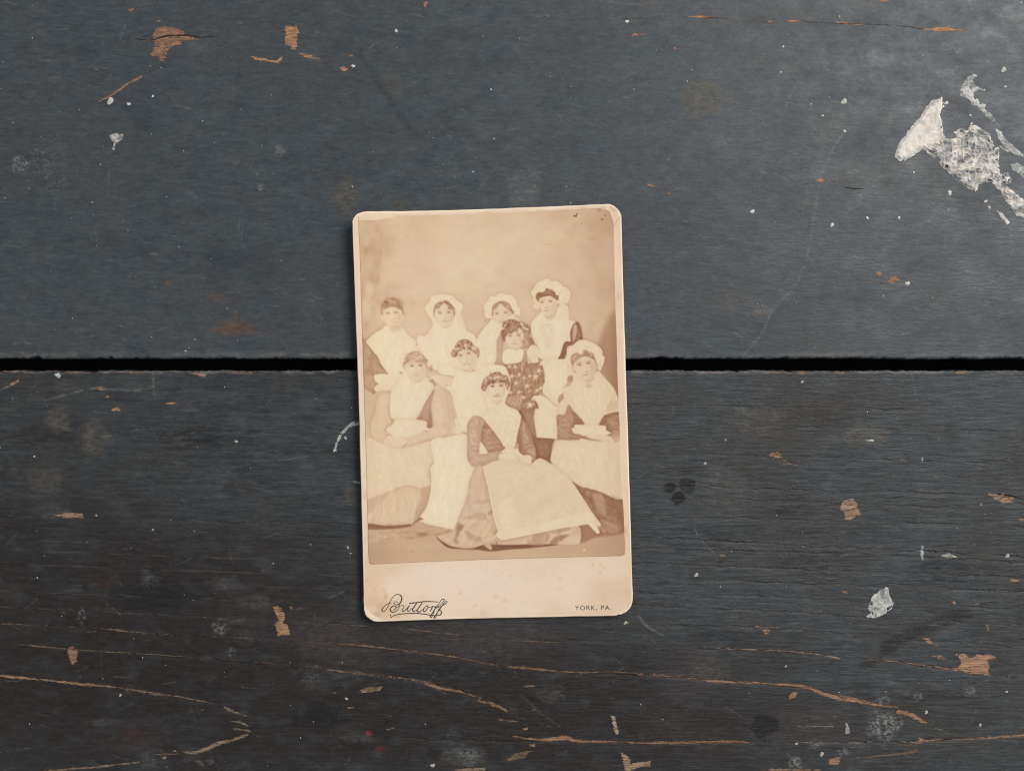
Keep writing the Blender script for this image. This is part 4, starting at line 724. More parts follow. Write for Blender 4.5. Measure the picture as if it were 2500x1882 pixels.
def ramp(nt, fac, stops):
    r = node(nt, 'ShaderNodeValToRGB')
    e = r.color_ramp.elements
    while len(e) < len(stops): e.new(0.5)
    for el, (p, c) in zip(e, stops):
        el.position = p; el.color = tuple(c) + (1,) if len(c) == 3 else c
    nt.links.new(fac, r.inputs['Fac'])
    return r.outputs['Color']

def mix(nt, fac, a, b, mode='MIX'):
    n = node(nt, 'ShaderNodeMix'); n.data_type = 'RGBA'; n.blend_type = mode
    for s, v in ((n.inputs[0], fac), (n.inputs[6], a), (n.inputs[7], b)):
        if isinstance(v, (int, float)): s.default_value = v
        elif isinstance(v, tuple): s.default_value = v + (1,) if len(v) == 3 else v
        else: nt.links.new(v, s)
    return n.outputs[2]

def math_n(nt, op, a, b):
    n = node(nt, 'ShaderNodeMath'); n.operation = op
    for s, v in ((n.inputs[0], a), (n.inputs[1], b)):
        if isinstance(v, (int, float)): s.default_value = v
        else: nt.links.new(v, s)
    return n.outputs[0]

def bump(nt, bsdf, height, dist, strength=1.0, prev=None):
    b = node(nt, 'ShaderNodeBump'); b.inputs['Distance'].default_value = dist; b.inputs['Strength'].default_value = strength
    nt.links.new(height, b.inputs['Height'])
    if prev is not None: nt.links.new(prev, b.inputs['Normal'])
    nt.links.new(b.outputs['Normal'], bsdf.inputs['Normal'])
    return b.outputs['Normal']

def plank_material(name, dark, mid, light, brown, brown_lo, brown_hi, grain, gx, fa):
    m, nt, p = new_mat(name)
    co = node(nt, 'ShaderNodeTexCoord').outputs['Object']
    big = noise_node(nt, co, 16, 8, 0.66, (0.8, 1.15, 1))
    streak = noise_node(nt, co, 300, 6, 0.7, (gx, 1.9, 1))
    hue = noise_node(nt, co, 85, 6, 0.7)
    pores = noise_node(nt, co, 620, 3, 0.6, (gx * .8, 2.0, 1))
    fine = noise_node(nt, co, 520, 5, 0.75, (0.45, 1.5, 1))
    cloud = noise_node(nt, co, 60, 9, 0.76, (0.85, 1.1, 1))
    rub = noise_node(nt, co, 150, 7, 0.8, (0.7, 1.2, 1))
    col = ramp(nt, streak, [(0.3, dark), (0.5, mid), (0.74, light)])
    col = mix(nt, 1.0, col, ramp(nt, hue, [(0.34, (0.96, 1.0, 1.02)), (0.5, (1, 1, 1)), (0.66, (1.1, 1.02, 0.96))]), 'MULTIPLY')
    col = mix(nt, ramp(nt, cloud, [(0.46, (0, 0, 0)), (0.68, (0.6, 0.6, 0.6))]), col, light)
    col = mix(nt, ramp(nt, big, [(brown_lo, (0, 0, 0)), (brown_hi, (0.85, 0.85, 0.85))]), col, brown)
    fm = ramp(nt, fine, [(0.28, (1 - fa,) * 3), (0.5, (1, 1, 1)), (0.72, (1 + fa,) * 3)])
    col = mix(nt, 1.0, col, fm, 'MULTIPLY')
    rm = ramp(nt, rub, [(0.3, (0.7, 0.7, 0.71)), (0.5, (1, 1, 1)), (0.62, (1.14, 1.14, 1.13)), (0.76, (1.9, 1.86, 1.8))])
    col = mix(nt, 1.0, col, rm, 'MULTIPLY')
    col = mix(nt, 1.0, col, ramp(nt, pores, [(0.27, (0.6, 0.6, 0.6)), (0.38, (1, 1, 1))]), 'MULTIPLY')
    at = node(nt, 'ShaderNodeAttribute'); at.attribute_name = 'tint'
    brkf = noise_node(nt, co, 330, 6, 0.8, (0.7, 1.4, 1))
    brk = ramp(nt, brkf, [(0.34, (0.5, 0.5, 0.5)), (0.66, (1.4, 1.4, 1.4))])
    inv = math_n(nt, 'SUBTRACT', 1.0, at.outputs['Alpha'])
    k = node(nt, 'ShaderNodeVectorMath'); k.operation = 'SCALE'
    nt.links.new(col, k.inputs[0]); nt.links.new(inv, k.inputs['Scale'])
    wear = mix(nt, 1.0, at.outputs['Color'], brk, 'MULTIPLY')
    s = node(nt, 'ShaderNodeVectorMath'); s.operation = 'ADD'
    nt.links.new(k.outputs[0], s.inputs[0]); nt.links.new(wear, s.inputs[1])
    nt.links.new(s.outputs[0], p.inputs['Base Color'])
    rg = ramp(nt, cloud, [(0.34, (0.36, 0.36, 0.36)), (0.66, (0.66, 0.66, 0.66))])
    nt.links.new(rg, p.inputs['Roughness'])
    p.inputs['Specular IOR Level'].default_value = 0.3
    g1 = noise_node(nt, co, 400, 6, 0.7, (gx, 1.9, 1))
    g2 = noise_node(nt, co, 800, 4, 0.65, (0.5, 1.4, 1))
    n1 = bump(nt, p, g1, grain, 0.8)
    bump(nt, p, g2, 0.0001, 0.8, n1)
    return m

def tint_material(name, rough, bump_scale=None, stretch=(1, 1, 1), dist=0.0002, var=None, spec=0.3):
    m, nt, p = new_mat(name)
    co = node(nt, 'ShaderNodeTexCoord').outputs['Object']
    at = node(nt, 'ShaderNodeAttribute'); at.attribute_name = 'tint'
    col = at.outputs['Color']
    if var:
        sc, lo, hi, st = var
        f = noise_node(nt, co, sc, 5, 0.65, st)
        col = mix(nt, 1.0, col, ramp(nt, f, [(0.3, (lo,) * 3), (0.7, (hi,) * 3)]), 'MULTIPLY')
    nt.links.new(col, p.inputs['Base Color'])
    p.inputs['Roughness'].default_value = rough
    p.inputs['Specular IOR Level'].default_value = spec
    if bump_scale:
        bump(nt, p, noise_node(nt, co, bump_scale, 5, 0.65, stretch), dist, 0.8)
    return m

def plain_material(name, color, rough, var=60, amt=0.3):
    m, nt, p = new_mat(name)
    co = node(nt, 'ShaderNodeTexCoord').outputs['Object']
    f = noise_node(nt, co, var, 5, 0.6)
    nt.links.new(ramp(nt, f, [(0.3, tuple(c * (1 - amt) for c in color)), (0.7, tuple(c * (1 + amt) for c in color))]), p.inputs['Base Color'])
    p.inputs['Roughness'].default_value = rough
    p.inputs['Specular IOR Level'].default_value = 0.3
    return m

MAT_UP = plank_material('blue_grey_paint', (0.040, 0.049, 0.057), (0.046, 0.055, 0.063), (0.060, 0.066, 0.071), (0.056, 0.053, 0.050), 0.48, 0.8, 0.00017, 0.5, 0.27)
MAT_LOW = plank_material('worn_dark_paint', (0.020, 0.023, 0.027), (0.035, 0.040, 0.045), (0.062, 0.066, 0.068), (0.032, 0.027, 0.023), 0.44, 0.68, 0.0006, 0.22, 0.35)
MAT_WOOD = tint_material('bare_wood', 0.75, 500, (0.2, 3.0, 1), 0.0003, (700, 0.78, 1.2, (0.2, 2.2, 1)), 0.2)
MAT_WHITE = tint_material('dried_white_paint', 0.8, 700, (1, 1, 1), 0.00015, (600, 0.9, 1.06, (1, 1, 1)), 0.2)
MAT_PRINT = tint_material('albumen_print', 0.5, 2600, (1, 1, 1), 0.00001, None, 0.25)
MAT_CARD = tint_material('card_board', 0.8, 1800, (1, 1, 1), 0.00003, (1500, 0.965, 1.03, (1, 1, 1)), 0.2)
MAT_INK = plain_material('printing_ink', (0.055, 0.05, 0.042), 0.6, 900, 0.35)
MAT_RAW = plain_material('raw_timber', (0.035, 0.026, 0.02), 0.9, 80, 0.4)

# ------------------------------------------------------------------ tabletop: wear sheet and surface height
GAP_TOP, GAP_BOT = 875.5, 904.5
wear = Canvas(-60, -60, 2560, 1942, 1.5, 4)
GREY = (0.13, 0.13, 0.125); PALE = (0.2, 0.2, 0.19); BROWN = (0.019, 0.014, 0.012); MAUVE = (0.05, 0.037, 0.037)
RUST = (0.13, 0.065, 0.035); BLACK = (0.008, 0.008, 0.009); MINERAL = (0.2, 0.215, 0.22); TAN = (0.075, 0.066, 0.055)

def stain(z, x, y, rx, ry, col, a, soft=0.6, rot=0, brk=None):
    cc = zone(z, [(x, y)])[0]; rx *= z[2]; ry *= z[2]
    R = max(rx, ry) * (1 + soft) + 2
    sl = wear.box(np.array([cc - R, cc + R]), 1)
    X = wear.X[sl]; Y = wear.Y[sl]
    if X.size == 0: return
    co, si = math.cos(rot), math.sin(rot)
    dx = X - cc[0]; dy = Y - cc[1]
    d = np.hypot((dx * co + dy * si) / rx, (-dx * si + dy * co) / ry) + (0.6 if brk and rx < 60 else 0.35) * fbm(X / (rx * .45 + 4) + cc[0], Y / (ry * .45 + 4), 51, 4)
    t = np.clip((1 + soft - d) / (2 * soft), 0, 1); t = t * t * (3 - 2 * t) * a
    if brk:
        n = fbm(X / brk[0], Y / brk[1], 61, 3)
        t = t * np.clip((n - brk[2]) / (brk[3] - brk[2]), 0, 1)
    wear.blend(sl, t, tuple(col) + (1.0,))

def scuff(z, pts, w, col, a, soft=1.6, brk=None):
    p = zone(z, pts); ws = np.interp(np.linspace(0, 1, len(p)), np.linspace(0, 1, len(np.atleast_1d(w))), np.atleast_1d(w))
    q = spline(p, False, 5) if len(p) > 2 else p
    ws = np.interp(np.linspace(0, 1, len(q)), np.linspace(0, 1, len(p)), ws)
    sl = wear.box(q, max(ws) + 6)
    X = wear.X[sl]; Y = wear.Y[sl]
    if X.size == 0: return
    d = seg_dist(X, Y, q, False, ws)
    t = np.clip(0.5 - d / (2 * soft), 0, 1) * a
    b = brk or (9, 4, -.5, .4)
    t = t * np.clip((fbm(X / b[0], Y / b[1], 71, 2) - b[2]) / (b[3] - b[2]), 0, 1)
    wear.blend(sl, t, tuple(col) + (1.0,))

# dirt worn brown-black into the lower plank, mauve under-colour showing through
for (x, y, rx, ry, a) in ((250, 1700, 560, 280, .95), (900, 1760, 640, 200, .95), (120, 1480, 360, 180, .75), (560, 1500, 380, 150, .85), (1500, 1800, 500, 130, .8), (1250, 1650, 560, 130, .75), (60, 1300, 320, 110, .55), (500, 1320, 300, 80, .4)):
    stain(SRC, x, y, rx, ry, BROWN, a, .8, 0, (46, 22, -.95, .15))
_d = np.random.default_rng(77)
for i in range(110):
    x, y = _d.uniform(-40, 2540), 910 + 970 * _d.random() ** .7
    stain(SRC, x, y, _d.uniform(25, 120), _d.uniform(8, 40), BROWN if _d.random() < .6 else ((0.012, 0.013, 0.015) if _d.random() < .6 else (0.045, 0.049, 0.052)), _d.uniform(.25, .75), .6, 0, (16, 6, -.6, .5))
for i in range(60):
    x, y = _d.uniform(-40, 2540), _d.uniform(0, 870)
    stain(SRC, x, y, _d.uniform(25, 140), _d.uniform(12, 60), (0.046, 0.043, 0.040) if _d.random() < .5 else (0.026, 0.032, 0.039), _d.uniform(.2, .55), .8, 0, (20, 9, -.7, .5))
for (x, y, rx, ry, a) in ((800, 1560, 90, 60, .75), (1200, 1560, 150, 45, .7), (980, 1570, 120, 50, .35), (870, 1400, 14, 110, .4), (1990, 1770, 110, 46, .7), (1680, 1640, 60, 60, .5), (330, 1800, 90, 40, .35), (620, 1480, 120, 60, .25)):
    stain(SRC, x, y, rx, ry, MAUVE, a, .7)
# pale rounds and patches rubbed on the paint
for (z, x, y, rx, ry, c, a) in ((M1, 350, 1040, 78, 66, TAN, .85), (M1, 560, 1150, 92, 92, TAN, .8), (M1, 270, 1390, 105, 100, TAN, .6), (M1, 2110, 1490, 50, 60, TAN, .8),
                                (T3, 310, 590, 115, 110, TAN, .85), (T3, 240, 690, 34, 26, TAN, .6), (T2, 100, 1150, 70, 100, TAN, .8), (T2, 1170, 1130, 90, 110, GREY, .35), (T2, 370, 500, 80, 90, TAN, .5), (T2, 430, 1230, 60, 30, TAN, .6),
                                (T2, 1930, 20, 60, 30, TAN, .7), (T2, 2190, 580, 50, 100, TAN, .7), (M2, 620, 1050, 170, 90, TAN, .55), (M2, 1250, 1140, 120, 60, TAN, .7), (M2, 420, 1480, 140, 120, TAN, .4), (T1, 2060, 1180, 70, 110, TAN, .5), (B2, 1330, 1200, 90, 50, TAN, .35), (B2, 820, 1580, 110, 60, GREY, .3),
                                (B3, 330, 1040, 130, 90, TAN, .4), (B3, 130, 1400, 200, 120, (0.03, 0.024, 0.02), .6)):
    stain(z, x, y, rx, ry, c, a * 1.1, .3, 0, (9, 5, -.6, .15))
for (z, x, y, rx, ry, a) in ((T1, 115, 985, 50, 46, .6), (T1, 290, 960, 110, 110, .22), (T1, 340, 1110, 60, 60, .2), (T1, 1560, 1120, 16, 22, .9), (T1, 1675, 900, 26, 34, .5), (B3, 1370, 1390, 95, 80, .85), (B3, 1360, 1240, 40, 26, .6), (B3, 1880, 1190, 40, 30, .5), (B3, 1570, 1220, 26, 26, .5), (B3, 840, 1615, 36, 34, .8), (B2, 850, 1570, 60, 40, .5), (B1, 910, 530, 60, 30, .3), (B1, 1315, 805, 38, 40, .5), (B1, 490, 740, 22, 40, .5), (B1, 1220, 1610, 50, 20, .5), (B3, 960, 1500, 40, 24, .55), (B3, 1130, 1550, 34, 24, .5), (B3, 1200, 1510, 40, 18, .4), (B1, 1860, 1120, 50, 34, .3), (B1, 1380, 960, 22, 36, .4)):
    stain(z, x, y, rx, ry, (0.22, 0.215, 0.2), a, .45, 0, (4, 2.6, -.1, .25))
# rust, red, black marks
stain(M1, 1400, 495, 110, 40, RUST, .75, .4, 0, (6, 4, -.5, .2)); stain(M1, 1310, 310, 60, 30, RUST, .3, .6); stain(M1, 1010, 220, 24, 16, RUST, .5, .5); stain(M1, 1410, 420, 12, 34, RUST, .7, .4)
stain(M2, 655, 385, 70, 34, (0.16, 0.125, 0.11), .6, .5, 0, (5, 3, -.4, .3)); stain(M2, 430, 340, 90, 60, TAN, .4, .8)
for (z, x, y, rx, ry, a) in ((B2, 245, 1435, 17, 12, .9), (B2, 315, 1530, 26, 14, .3), (B1, 610, 540, 60, 50, .12), (B1, 800, 1460, 60, 60, .12)):
    stain(z, x, y, rx, ry, (0.26, 0.02, 0.03) if a > .2 else (0.1, 0.01, 0.02), a, .6)
for (z, x, y, rx, ry, a) in ((M2, 85, 1445, 34, 32, .85), (M2, 138, 1510, 42, 42, .9), (M2, 192, 1427, 48, 46, .75), (B3, 640, 1395, 92, 60, .68), (B3, 640, 1500, 56, 22, .5), (B1, 950, 620, 260, 90, .45), (B1, 1900, 1330, 160, 70, .5)):
    stain(z, x, y, rx, ry, (0.004, 0.004, 0.005) if a > .6 else BLACK, min(1, a * 1.15), .12 if a > .6 else .7, 0, (5, 4, -1.1, -.1) if a > .6 else None)
scuff(B3, [(1880, 720), (1800, 745), (1700, 775), (1600, 820), (1500, 860), (1400, 920), (1300, 1010), (1230, 1030)], [26, 34, 30, 26, 30, 34, 16, 10], (0.016, 0.011, 0.010), .8, 7, (14, 6, -.9, -.1))
# scratches
for (z, p, w, a) in ((T3, [(1135, 785), (1080, 860), (1020, 980), (985, 1080), (955, 1250), (920, 1480), (880, 1600), (850, 1700)], [3.5, 3.5, 4, 3, 3, 3, 3], .5), (M2, [(850, 215), (760, 320), (690, 400), (650, 500), (600, 570), (540, 640)], 4, .45), (T3, [(850, 490), (800, 590), (780, 640)], 3.5, .45), (T3, [(1640, 520), (1580, 610), (1540, 690)], 3, .4),
                     (M1, [(270, 925), (400, 890), (540, 855), (640, 855), (800, 865), (920, 840)], [3, 5, 4, 4, 6, 4], .6), (M1, [(0, 862), (60, 838), (110, 800)], 4, .4), (M1, [(915, 755), (918, 830), (925, 920)], [8, 5, 2], .45), (M1, [(890, 180), (930, 245), (940, 290)], [2, 6, 2], .3), (M1, [(860, 540), (960, 500), (1080, 460)], 2, .4), (M1, [(430, 560), (560, 540)], 2, .4), (T1, [(80, 1325), (170, 1310), (260, 1290)], 4, .45),
                     (T1, [(650, 1000), (648, 1100), (640, 1180)], 4, .25), (T2, [(700, 785), (730, 820), (770, 860)], 2, .5), (T2, [(1050, 785), (1150, 765)], 2, .5), (T2, [(1230, 105), (1330, 85)], 2.5, .4), (B2, [(1860, 735), (1900, 790), (1960, 830), (2010, 855)], [3, 6, 5, 2], .8), (B2, [(1140, 1200), (1200, 1250), (1290, 1330), (1400, 1400)], 3, .35), (B3, [(745, 290), (770, 340), (790, 385)], 2, .4), (B1, [(0, 1550), (150, 1530), (270, 1512)], 3, .4), (B1, [(1640, 400), (1600, 470), (1570, 465)], 3, .35)):
    scuff(z, p, w, PALE, min(.6, a * .78))
scuff(T2, [(140, 240), (250, 420), (400, 640), (530, 810)], [9, 12, 14, 8], (0.022, 0.026, 0.030), .5, 7, (20, 14, -.9, 0))
for k in range(3):
    ang = np.linspace(.3 + k, 5.6 + k * .8, 12); rr_ = (28, 22, 40)[k]
    scuff(B3, [(1118 + rr_ * math.cos(q), 255 + rr_ * .95 * math.sin(q)) for q in ang], (1.6, 1.2, 1.4)[k], ((0.008, 0.008, 0.009), (0.1, 0.1, 0.098), (0.012, 0.012, 0.013))[k], .9, 1.0)
scuff(B3, [(1020, 245), (1070, 262), (1110, 292)], [1, 3, 1], (0.008, 0.008, 0.009), .9, 1.2); scuff(B3, [(1140, 230), (1190, 240), (1215, 262)], [1, 3, 1], (0.008, 0.008, 0.009), .9, 1.2)
rs = np.random.default_rng(12)
for i in range(1250):
    x, y = rs.uniform(-20, 2520), rs.uniform(0, 1880)
    L = rs.uniform(6, 46) * (1 if rs.random() < .88 else 2.6)
    an = rs.normal(0, .28) if rs.random() < .75 else rs.uniform(0, math.pi)
    q = [(x, y), (x + L / 2 * math.cos(an), y + L / 2 * math.sin(an) + rs.normal(0, 2)), (x + L * math.cos(an), y + L * math.sin(an))]
    scuff(SRC, q, rs.uniform(.4, 1.6), PALE if rs.random() < .6 else (TAN if rs.random() < .6 else BLACK), rs.uniform(.2, .8) * (1.0 if y < 880 else .8), .9)
for i in range(230):
    x, y = rs.uniform(0, 2500), rs.uniform(0, 1880)
    stain(SRC, x, y, rs.uniform(6, 38), rs.uniform(4, 20), TAN if rs.random() < .65 else GREY, rs.uniform(.08, .34), .7, 0, (6, 3, -.6, .4))
# rubbed pale along the front edge of the upper plank and the rear edge of the lower one
scuff(SRC, [(-40, 868), (700, 866), (1400, 868), (2540, 867)], 13, GREY, .6, 6, (30, 9, -.45, .4))
scuff(SRC, [(-40, 908), (1200, 909), (2540, 908)], 5, (0.2, 0.17, 0.15), .8, 2.6, (26, 8, -.3, .25))

def _gl(z, pts, a):
    p = zone(z, pts); return (p[:, 0], p[:, 1], a)
GRAIN = [_gl(B1, [(-300, 128), (0, 138), (900, 165), (2204, 190), (3600, 235)], .7), _gl(B1, [(-300, 200), (0, 206), (1100, 240), (2204, 268), (3600, 310)], .6), _gl(B1, [(-300, 276), (0, 285), (1000, 310), (2204, 348), (3600, 390)], .7),
         _gl(B1, [(-300, 338), (0, 346), (1000, 378), (2204, 428), (3600, 480)], .8), _gl(B1, [(-300, 418), (0, 425), (1000, 462), (2204, 505), (3600, 560)], .9), _gl(B1, [(-300, 505), (0, 508), (900, 535), (2204, 590), (3600, 650)], .6),
         _gl(B1, [(-300, 580), (0, 590), (1200, 635), (2204, 682), (3600, 740)], .8), _gl(B1, [(-300, 678), (0, 684), (1000, 735), (2204, 792), (2600, 812), (3100, 882), (3600, 896)], .9), _gl(B1, [(-300, 770), (0, 785), (400, 803), (870, 842), (1600, 880), (2390, 940), (2960, 1025), (3460, 1075), (4200, 1110)], 1.2),
         _gl(B1, [(-300, 880), (0, 897), (700, 955), (1600, 1020), (2204, 1082), (2700, 1160), (3000, 1290)], 1.2), _gl(B1, [(-300, 1070), (0, 1092), (500, 1146), (870, 1192), (1280, 1262)], 1.2),
         _gl(M1, [(-300, 1316), (0, 1326), (1000, 1345), (2100, 1365)], .5), _gl(M1, [(-300, 1480), (0, 1490), (1000, 1510), (2100, 1545)], .5), _gl(M1, [(-200, 1215), (800, 1235), (2100, 1250)], .3),
         _gl(M2, [(-300, 945), (400, 955), (1100, 968), (1700, 985)], .4), _gl(M2, [(-100, 1060), (800, 1075), (2204, 1110)], .3), _gl(M2, [(-200, 1235), (900, 1255), (2204, 1310)], .4), _gl(M2, [(-200, 1420), (600, 1450), (1500, 1470), (2300, 1510)], .5), _gl(M2, [(-200, 1500), (900, 1525), (2300, 1590)], .5),
         _gl(B3, [(-500, 120), (0, 138), (1300, 170), (2400, 210)], .7), _gl(B3, [(-500, 240), (0, 264), (900, 318), (1600, 345), (2400, 395)], 1.0), _gl(B3, [(-400, 330), (600, 350), (1300, 362), (2204, 418), (2500, 430)], .9), _gl(B3, [(-500, 405), (0, 425), (500, 445), (1100, 465), (2000, 498), (2500, 520)], 1.1), _gl(B3, [(-300, 500), (950, 545), (2204, 592), (2500, 600)], .9), _gl(B3, [(-300, 590), (900, 628), (2000, 688), (2500, 700)], .8),
         _gl(B3, [(-400, 660), (300, 690), (900, 715), (1300, 750), (2400, 800)], 1.0), _gl(B3, [(-400, 780), (560, 800), (900, 822), (1560, 880), (2400, 930)], .9), _gl(B3, [(-300, 905), (370, 930), (880, 955), (1270, 993), (1720, 1048), (2204, 1110)], 1.0), _gl(B3, [(-600, 1075), (0, 1085), (600, 1140), (920, 1166), (1150, 1232), (1450, 1284)], 1.3), _gl(B3, [(-1600, 1470), (-700, 1490), (0, 1494), (560, 1490), (1545, 1490), (2400, 1440)], 1.2), _gl(B3, [(1150, 1100), (2400, 1180)], .5), _gl(B3, [(1500, 1250), (2400, 1330)], .5)]
for gi, (gx, gy, ga) in enumerate(GRAIN):
    q = np.stack([gx, gy], 1)
    scuff(SRC, q, 1.5, (0.115, 0.095, 0.078), .75 * min(ga, 1.0), 1.3, (48, 30, -.5, .3))

def plank_height(sx, sy):
    """surface relief in metres: raised grain lines on the front plank, faint texture on the rear one"""
    sx = np.asarray(sx, float); sy = np.asarray(sy, float)
    h = np.where(sy > 890, 3.0e-5, 1.6e-5) * fbm(sx / 60, sy / 3.2, 33, 2)
    low = (sy > 890) & (sx > -400) & (sx < 2900)
    if not low.any(): return h
    x = sx[low]; y = sy[low]; r = np.zeros(x.shape)
    for gi, (gx, gy, ga) in enumerate(GRAIN):
        d = y - (np.interp(x, gx, gy) + 2.2 * vnoise(x / 21, np.full(x.shape, gi * .7), 7) + 1.0 * vnoise(x / 6, np.full(x.shape, gi * .9), 8))
        m = (d > -14) & (d < 34)
        if not m.any(): continue
        dm = d[m]; xm = x[m]
        a = ga * np.clip(.6 + .9 * vnoise(xm / 120, np.full(xm.shape, gi * .31), 9), .1, 1.2) * np.clip((xm - gx[0]) / 60, 0, 1) * np.clip((gx[-1] - xm) / 60, 0, 1)
        r[m] += a * np.where(dm > 0, -0.00045 * np.exp(-dm / 5.5), 0.00012 * np.exp(dm / 3.5))
    h[low] += r
    return h

def build_plank(name, ya, yb, mat, gap_edge):
    """ya..yb on the measuring grid (rear to front); gap_edge 'a' or 'b' is the worn edge facing the gap"""
    xs = np.concatenate([np.linspace(-3100, -80, 24)[:-1], np.arange(-80, 2580, 2.6), np.linspace(2580, 5600, 24)])
    near, far = (ya, yb) if gap_edge == 'a' else (yb, ya)
    s = 1 if far > near else -1
    rows = [0, .6, 1.3, 2.2, 3.4, 5, 7]
    inner = 1000 if gap_edge == 'a' else 895
    rows += list(np.arange(9, inner, 1.9 if gap_edge == 'a' else 2.3)) + list(np.linspace(inner, abs(far - near), 14))
    ys = near + s * np.array(rows)
    if s < 0: ys = ys[::-1]
    X, Y = np.meshgrid(xs, ys)
    d = np.abs(Y - near)
    nk = np.clip(fbm(X / 30, np.full(X.shape, 5.1), 47 if s > 0 else 48, 3) - .36, 0, 1) * 14
    wob = (2.6 * fbm(X / 60, np.full(X.shape, 3.3), 44 if s > 0 else 45, 4) + 1.3 * vnoise(X / 6, np.full(X.shape, 9.1), 46) + s * nk) * np.exp(-d / 10)
    Yw = Y + wob
    H = plank_height(X, Y)
    r = 6.0
    dd = np.clip(d, 0, r)
    H = H - MM * 1.0 * (r - np.sqrt(np.maximum(r * r - (r - dd) ** 2, 0)))
    wx = (X - 1250) * MM; wy = (941 - Yw) * MM
    V = np.stack([wx, wy, H], -1).reshape(-1, 3)
    nj, ni = X.shape
    F = grid_faces(nj, ni)
    W = wear.sample(X, Y).reshape(-1, 4)
    # sides and underside
    n0 = len(V); TH = -0.026
    ring = np.concatenate([np.arange(ni), np.arange(1, nj) * ni + ni - 1, (nj - 1) * ni + np.arange(ni - 2, -1, -1), np.arange(nj - 2, 0, -1) * ni])
    low = V[ring].copy(); low[:, 2] = TH
    V = np.concatenate([V, low]); W = np.concatenate([W, np.tile(np.array([[.02, .016, .013, .9]]), (len(low), 1))])
    m = len(ring); i = np.arange(m); j = (i + 1) % m
    side = np.stack([ring[i], ring[j], n0 + j, n0 + i], 1)
    faces = F.tolist() + side.tolist() + [list(range(n0, n0 + m))]
    return mesh_obj(name, V, faces, mat, None, W, True)

table = tag(empty('table_top', (0, 0, -0.026)), 'scuffed dark blue-grey painted tabletop of two wide planks with a black gap between them', 'table')
def under(o, p, off):
    o.parent = p
    o.location = off
    return o
plank_up = under(build_plank('plank', -700, GAP_TOP, MAT_UP, 'b'), table, (0, 0, 0.026))
plank_up['label'] = 'blue-grey rear plank with a white paint splash at the right'
plank_low = under(build_plank('plank', GAP_BOT, 2560, MAT_LOW, 'a'), table, (0, 0, 0.026))
plank_low['label'] = 'darker front plank with raised grain and paint worn to bare wood'
def box_mesh(name, x0, x1, y0, y1, z0, z1, mat):
    V = np.array([(x, y, z) for z in (z0, z1) for (x, y) in ((x0, y0), (x1, y0), (x1, y1), (x0, y1))], float)
    return mesh_obj(name, V, [[3, 2, 1, 0], [4, 5, 6, 7], [0, 1, 5, 4], [1, 2, 6, 5], [2, 3, 7, 6], [3, 0, 4, 7]], mat)
under(box_mesh('gap_backing', -0.70, 0.70, -0.06, 0.08, -0.05, -0.0275, MAT_RAW), table, (0, 0, 0.026))  # dark board added below the planks to keep the gap black

# ------------------------------------------------------------------ worn patches, splashes and drops on the planks
def field_mesh(name, sd_fn, lo, hi, step, mat, parent, color_fn, z_fn, keep=None):
    x = np.arange(lo[0], hi[0] + step, step); y = np.arange(lo[1], hi[1] + step, step)
    X, Y = np.meshgrid(x, y)
    xc = X[:-1, :-1] + step / 2; yc = Y[:-1, :-1] + step / 2
    k = sd_fn(xc, yc) < 0
    if not k.any(): return None
    lab = components(k)
    n = lab.max() + 1
    cnt = np.bincount(lab[lab >= 0], minlength=n)
    FA = grid_faces(*X.shape); lr = lab.ravel(); first = None
    tiny = np.zeros(lr.shape, bool)
    for q in np.argsort(-cnt):
        if cnt[q] < 22 / step ** 2:
            if cnt[q] >= 3: tiny |= lr == q
            continue
        o = _cells(name, FA[lr == q], X, Y, mat, parent, color_fn, z_fn)
        first = first or o
    if tiny.any():
        FLECKS.setdefault((parent.name, mat.name), []).append(_cell_data(FA[tiny], X, Y, color_fn, z_fn))
    return first

FLECKS = {}
def components(k):
    lab = np.where(k, np.arange(k.size).reshape(k.shape), -1)
    big = k.size + 1
    L = np.where(k, lab, big)
    for _ in range(400):
        P = np.pad(L, 1, constant_values=big)
        M = np.minimum.reduce([P[1:-1, 1:-1], P[:-2, 1:-1], P[2:, 1:-1], P[1:-1, :-2], P[1:-1, 2:]])
        M = np.where(k, M, big)
        # pointer jumping speeds the flood up
        f = np.append(M.ravel(), [big, big]); M = np.where(k, np.minimum(M, f[np.minimum(M, k.size)]), big)
        if (M == L).all(): break
        L = M
    u, inv = np.unique(np.where(k, L, -1), return_inverse=True)
    inv = inv.reshape(k.shape)
    return np.where(k, inv - (1 if u[0] == -1 else 0), -1)

def _cell_data(F, X, Y, color_fn, z_fn):
    used, inv = np.unique(F, return_inverse=True)
    px = X.ravel()[used]; py = Y.ravel()[used]
    return np.stack([(px - 1250) * MM, (941 - py) * MM, z_fn(px, py)], -1), inv.reshape(F.shape), color_fn(px, py)

def _cells(name, F, X, Y, mat, parent, color_fn, z_fn):
    V, Fx, C = _cell_data(F, X, Y, color_fn, z_fn)
    return mesh_obj(name, V, Fx, mat, parent, C, True)

